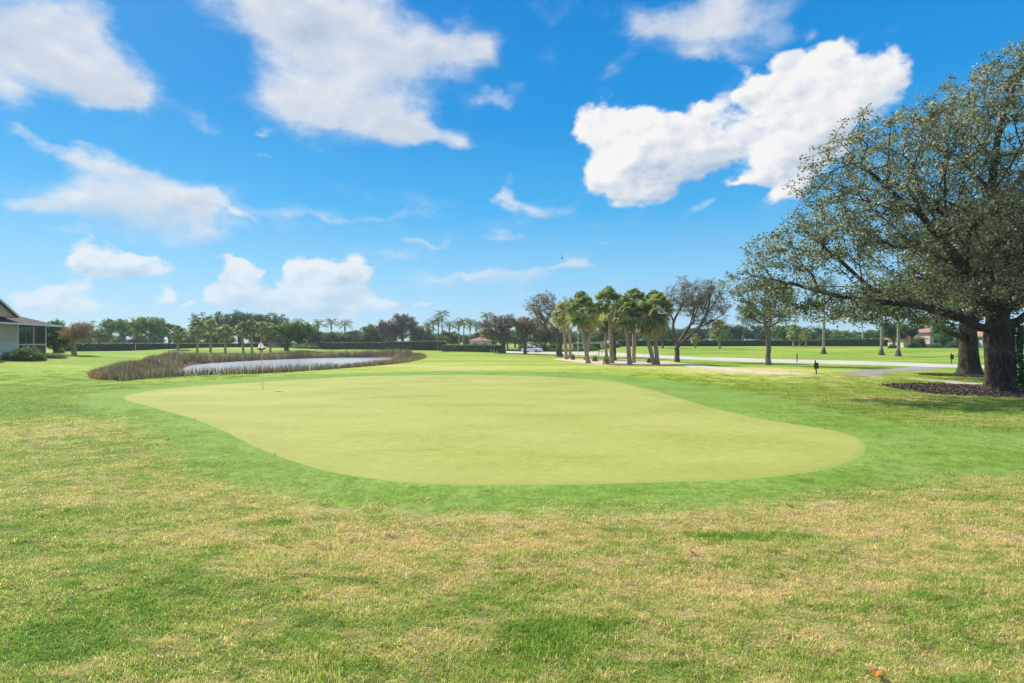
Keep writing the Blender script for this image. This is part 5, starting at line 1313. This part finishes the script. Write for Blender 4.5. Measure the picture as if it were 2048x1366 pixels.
def far_house(px, Y, w, d_, eave, rise, label, wall='cream', rot=0.0, win=2):
    x = (px - 1024) / 1024 * Y; z0 = h1(x, Y); t = thing('house', label, 'house', (x, Y, z0), rot)
    MB().box(-w / 2, w / 2, -d_ / 2, d_ / 2, -.3, eave).build('wall', M[wall], t)
    o_ = .6; X0, X1, Y0, Y1 = -w / 2 - o_, w / 2 + o_, -d_ / 2 - o_, d_ / 2 + o_; h_ = (Y1 - Y0) / 2
    V_ = [(X0, Y0, eave), (X1, Y0, eave), (X1, Y1, eave), (X0, Y1, eave), (X0 + h_, 0, eave + rise), (X1 - h_, 0, eave + rise)] + [(a_, b_, eave - .15) for a_, b_ in ((X0, Y0), (X1, Y0), (X1, Y1), (X0, Y1))]
    MB().add(V_, [(0, 1, 5, 4), (1, 2, 5), (2, 3, 4, 5), (3, 0, 4), (6, 9, 8, 7), (0, 6, 7, 1), (1, 7, 8, 2), (2, 8, 9, 3), (3, 9, 6, 0)]).build('roof', M['tile'], t)
    for k in range(win):
        xc = -w / 2 + w * (k + .5) / win
        f = MB().box(xc - .7, xc + .7, -d_ / 2 - .06, -d_ / 2 - .005, .9, 2.1).build('window', M['white'], t); MB().box(xc - .6, xc + .6, -d_ / 2 - .075, -d_ / 2 - .062, 1.0, 2.0).build('pane', M['screen'], f)
    return t
far_house(404, 178, 9, 8, 2.7, 1.5, 'low house with salmon tile hip roof behind the first mound palms')
far_house(196, 170, 7, 6, 2.3, .8, 'low pink-roofed house just showing behind the tan pruned tree', win=3)
far_house(962, 140, 5.5, 6, 2.7, 1.2, 'cream house with orange tile roof between feather palms and roadside tree')
far_house(1338, 190, 22, 10, 3.2, 1.0, 'pale long building behind the far right hedge beside the leafless tree', 'stucco', win=5)
t = far_house(1868, 124, 8.5, 8, 3.6, 1.2, 'cream house with tile roof and white screened enclosure at the far right', 'stucco', win=3)
# white framed screen enclosure in front of it
for xx in (-3.4, -1.9, -.4, 1.1): MB().box(xx - .11, xx + .11, -8.15, -8.0, 0, 3.4 if xx < 0 else 2.2).build('enclosure_post', M['white'], t)
for zz, x1_ in ((3.4, -.4), (2.2, 1.1), (1.0, 1.1)): MB().box(-3.46, x1_ + .06, -8.17, -7.98, zz, zz + .2).build('enclosure_beam', M['white'], t)
MB().box(-3.3, 1.0, -7.97, -7.95, .05, 2.1).build('screen', M['screen'], t); MB().box(-3.3, -.5, -7.97, -7.95, 2.4, 3.35).build('screen', M['screen'], t)
far_house(1812, 122, 5, 5, 2.0, 1.4, 'small white garage with low orange tile roof left of the screened house', 'stucco', win=1)
far_house(1975, 120, 8, 6, 2.6, 1.4, 'pale villa glimpsed between the two big trunks', 'stucco', win=3)

# ------------------------------------------------------------------ white car on the road
cx_, cy2 = P(1064, 113)
car = thing('parked_car', 'white sedan on the road between two brown trees', 'car', (cx_, cy2, h1(cx_, cy2) + .03), R(-28))
M['car'] = simple('car_paint', (.78, .78, .80), (.74, .74, .77), 1, .25, .6); M['glass'] = simple('car_glass', (.02, .025, .03), (.03, .035, .04), 2, .1, .8); M['tyre'] = simple('rubber', (.02, .02, .02), (.03, .03, .03), 9, .9)
body = MB(); prof = [(-2.25,.30),(-2.28,.62),(-2.15,.86),(-1.55,.93),(-.95,1.36),(-.45,1.43),(.35,1.42),(.70,1.32),(1.25,.95),(2.0,.84),(2.25,.68),(2.27,.34),(1.75,.24),(-1.8,.24)]
n_ = len(prof); vs_ = []; 
for yy, k_ in ((-.88, .86), (-.90, 1.0), (.90, 1.0), (.88, .86)):
    pass
V_ = []
for yy, tuck in ((-.90, 0), (.90, 0)):
    for xx, zz in prof:
        V_.append((xx, yy * (1 - .20 * max(0, (zz - .9)) / .5), zz))
F_ = [list(range(n_))[::-1], list(range(n_, 2 * n_))] + [(i, (i + 1) % n_, n_ + (i + 1) % n_, n_ + i) for i in range(n_)]
MB().add(V_, F_).build('body', M['car'], car, bevel=.05)
for sg in (-1, 1):
    yy = sg * .80
    MB().add([(-1.35, sg * .895, .95), (-.85, sg * .80, 1.30), (-.05, sg * .785, 1.36), (-.05, sg * .895, .95)], [(0, 1, 2, 3)]).build('side_window', M['glass'], car)
    MB().add([(.03, sg * .895, .95), (.03, sg * .785, 1.36), (.55, sg * .80, 1.31), (1.05, sg * .895, .96)], [(0, 1, 2, 3)]).build('side_window', M['glass'], car)
    for xx in (-1.4, 1.4):
        w_ = MB().tube([(xx, sg * .72, .32), (xx, sg * .92, .32)], [.33, .33], 20).build('wheel', M['tyre'], car); MB().tube([(xx, sg * .90, .32), (xx, sg * .935, .32)], [.21, .20], 12).build('rim', M['grey'], w_)
    MB().box(2.16, 2.285, sg * .62 - .18, sg * .62 + .18, .58, .70).build('headlight', M['glass'], car)
MB().add([(.78, -.74, 1.31), (.78, .74, 1.31), (1.28, .82, .985), (1.28, -.82, .985)], [(0, 1, 2, 3)]).build('windscreen', M['glass'], car)
MB().add([(-1.03, -.74, 1.34), (-1.57, -.82, .965), (-1.57, .82, .965), (-1.03, .74, 1.34)], [(0, 1, 2, 3)]).build('rear_window', M['glass'], car)

# ------------------------------------------------------------------ ivy on the big trunk, mulch chips, fallen leaves, bird
r = np.random.default_rng(77); n = 1500
a_ = r.normal(-.35, .5, n); zz = r.uniform(.15, 2.9, n); rad_ = .66 + .3 * np.exp(-zz / .35)
C = np.column_stack([np.cos(a_) * rad_, np.sin(a_) * rad_, zz])
V, q, ti = leaves(C, 1, .06, .11, .08, 78, upbias=0)
iv = thing('ivy', 'ivy climbing the right side of the huge dark trunk', 'ivy', tuple(HB)); mesh_np('ivy_leaves', V, quads=q, mat=M['leaf_dark'], parent=iv, attrs={'tint': ('FACE', ti)})
def chips(poly, n, seed, label):
    r = np.random.default_rng(seed); lo, hi = poly.min(0) - .3, poly.max(0) + .3
    x = r.uniform(lo[0], hi[0], n * 2); y = r.uniform(lo[1], hi[1], n * 2); k = sdist(x, y, poly) > r.normal(-.05, .15, n * 2); x, y = x[k], y[k]
    C = np.column_stack([x, y, H(x, y) + .03]); V, q, ti = leaves(C, 1, .02, .09, .035, seed, upbias=1.0, squash=.6)
    ti = r.uniform(0, 1, len(C)) ** 1.3
    o = mesh_np('mulch', V, quads=q, mat=M['mulchchip'], attrs={'tint': ('FACE', ti)}); tag(o, label, 'mulch', kind='stuff')
chips(MUL1, 9000, 1, 'dark bark mulch chips round the huge tree'); chips(MUL2, 3000, 2, 'dark bark mulch round the second big trunk')
M['deadleaf'] = simple('dead_leaf', (.35, .22, .10), (.22, .12, .05), 20, .7); M['orangeleaf'] = simple('orange_leaf', (.75, .16, .02), (.6, .2, .05), 25, .6)
def fleaf(px, py, sz, label, mat, seed):
    r = np.random.default_rng(seed); x, y_ = G0(px, py); z_ = .035 if sdist(np.array([x]), np.array([y_]), FRINGE)[0] < 0 else .025
    vs_ = []; N_ = 9
    for i in range(N_):
        f = i / (N_ - 1); w_ = sz * .34 * math.sin(math.pi * f ** .8) * (1 + .15 * math.sin(f * 20)); b0 = .25 * sz * math.sin(math.pi * f)
        vs_ += [((f - .5) * sz, -w_, b0 + w_ * .5), ((f - .5) * sz, 0, b0), ((f - .5) * sz, w_, b0 + w_ * .5)]
    fs_ = []
    for i in range(N_ - 1): fs_ += [(3 * i, 3 * i + 3, 3 * i + 4, 3 * i + 1), (3 * i + 1, 3 * i + 4, 3 * i + 5, 3 * i + 2)]
    o = MB().add(vs_, fs_).build('fallen_leaf', mat, None, (x, y_, z_ - .01)); o.rotation_euler = (r.uniform(-.3, .3), r.uniform(-.3, .3), r.uniform(0, 6.28))
    md = o.modifiers.new('thick', 'SOLIDIFY'); md.thickness = .0015; tag(o, label, 'leaf', 'fallen leaves')
fleaf(1752, 1358, .085, 'bright orange leaf at the bottom edge of the picture', M['orangeleaf'], 1)
fleaf(1578, 1014, .08, 'tan leaf lying on the green collar at the right', M['deadleaf'], 2)
fleaf(1388, 1114, .07, 'curled brown leaf in the straw coloured rough', M['deadleaf'], 3)
fleaf(1846, 1068, .06, 'small pinkish leaf in the dry rough at the right', M['deadleaf'], 4)
fleaf(550, 909, .05, 'small dark leaf at the left edge of the putting green', M['deadleaf'], 5)
fleaf(390, 839, .07, 'dark leaf where the collar meets the green on the left', M['deadleaf'], 6)
fleaf(237, 820, .08, 'dark leaf on the left collar tip', M['deadleaf'], 7)
fleaf(335, 881, .10, 'dark shrivelled leaf on the left collar', M['deadleaf'], 8)
rl = np.random.default_rng(91)
for k, (px, py) in enumerate([(1835,905),(1902,952),(1968,958),(1770,925),(1690,1002),(1925,905),(1860,1000),(1650,858),(1712,832),(1560,815)]):
    fleaf(px, py, rl.uniform(.05, .09), 'small brown leaf scattered on the right side of the collar, one of several alike', M['deadleaf'], 20 + k)
    bpy.data.objects[[o.name for o in COL.objects if o.name.startswith('fallen_leaf')][-1]]['group'] = 'small brown leaves strewn on the right collar'
bd = W(1124, 517, 70); bird = thing('bird', 'tiny dark bird flying in the open sky', 'bird', tuple(bd))
MB().tube([(-.16, 0, 0), (-.1, 0, .02), (0, 0, .03), (.1, 0, .02), (.17, 0, .0)], [.01, .045, .06, .035, .01], 8).build('body', M['black'], bird, smooth=True)
for sg in (-1, 1): MB().add([(-.06, 0, .03), (.06, 0, .03), (.02, sg * .18, .16), (-.08, sg * .32, .12), (-.10, sg * .15, .10)], [(0, 1, 2, 3, 4)]).build('wing', M['black'], bird)

HAZE = 0.0004
if HAZE:
    hm_, nt, out = new_mat('haze_air'); pv = nt.new('ShaderNodeVolumePrincipled'); pv.inputs['Color'].default_value = (.80, .88, 1, 1); pv.inputs['Density'].default_value = HAZE; pv.inputs['Anisotropy'].default_value = .3
    nt.l.new(pv.outputs[0], out.inputs['Volume'])
    o = MB().box(-330, 330, -40, 330, -3, 24).build('haze', hm_); tag(o, kind='stuff')
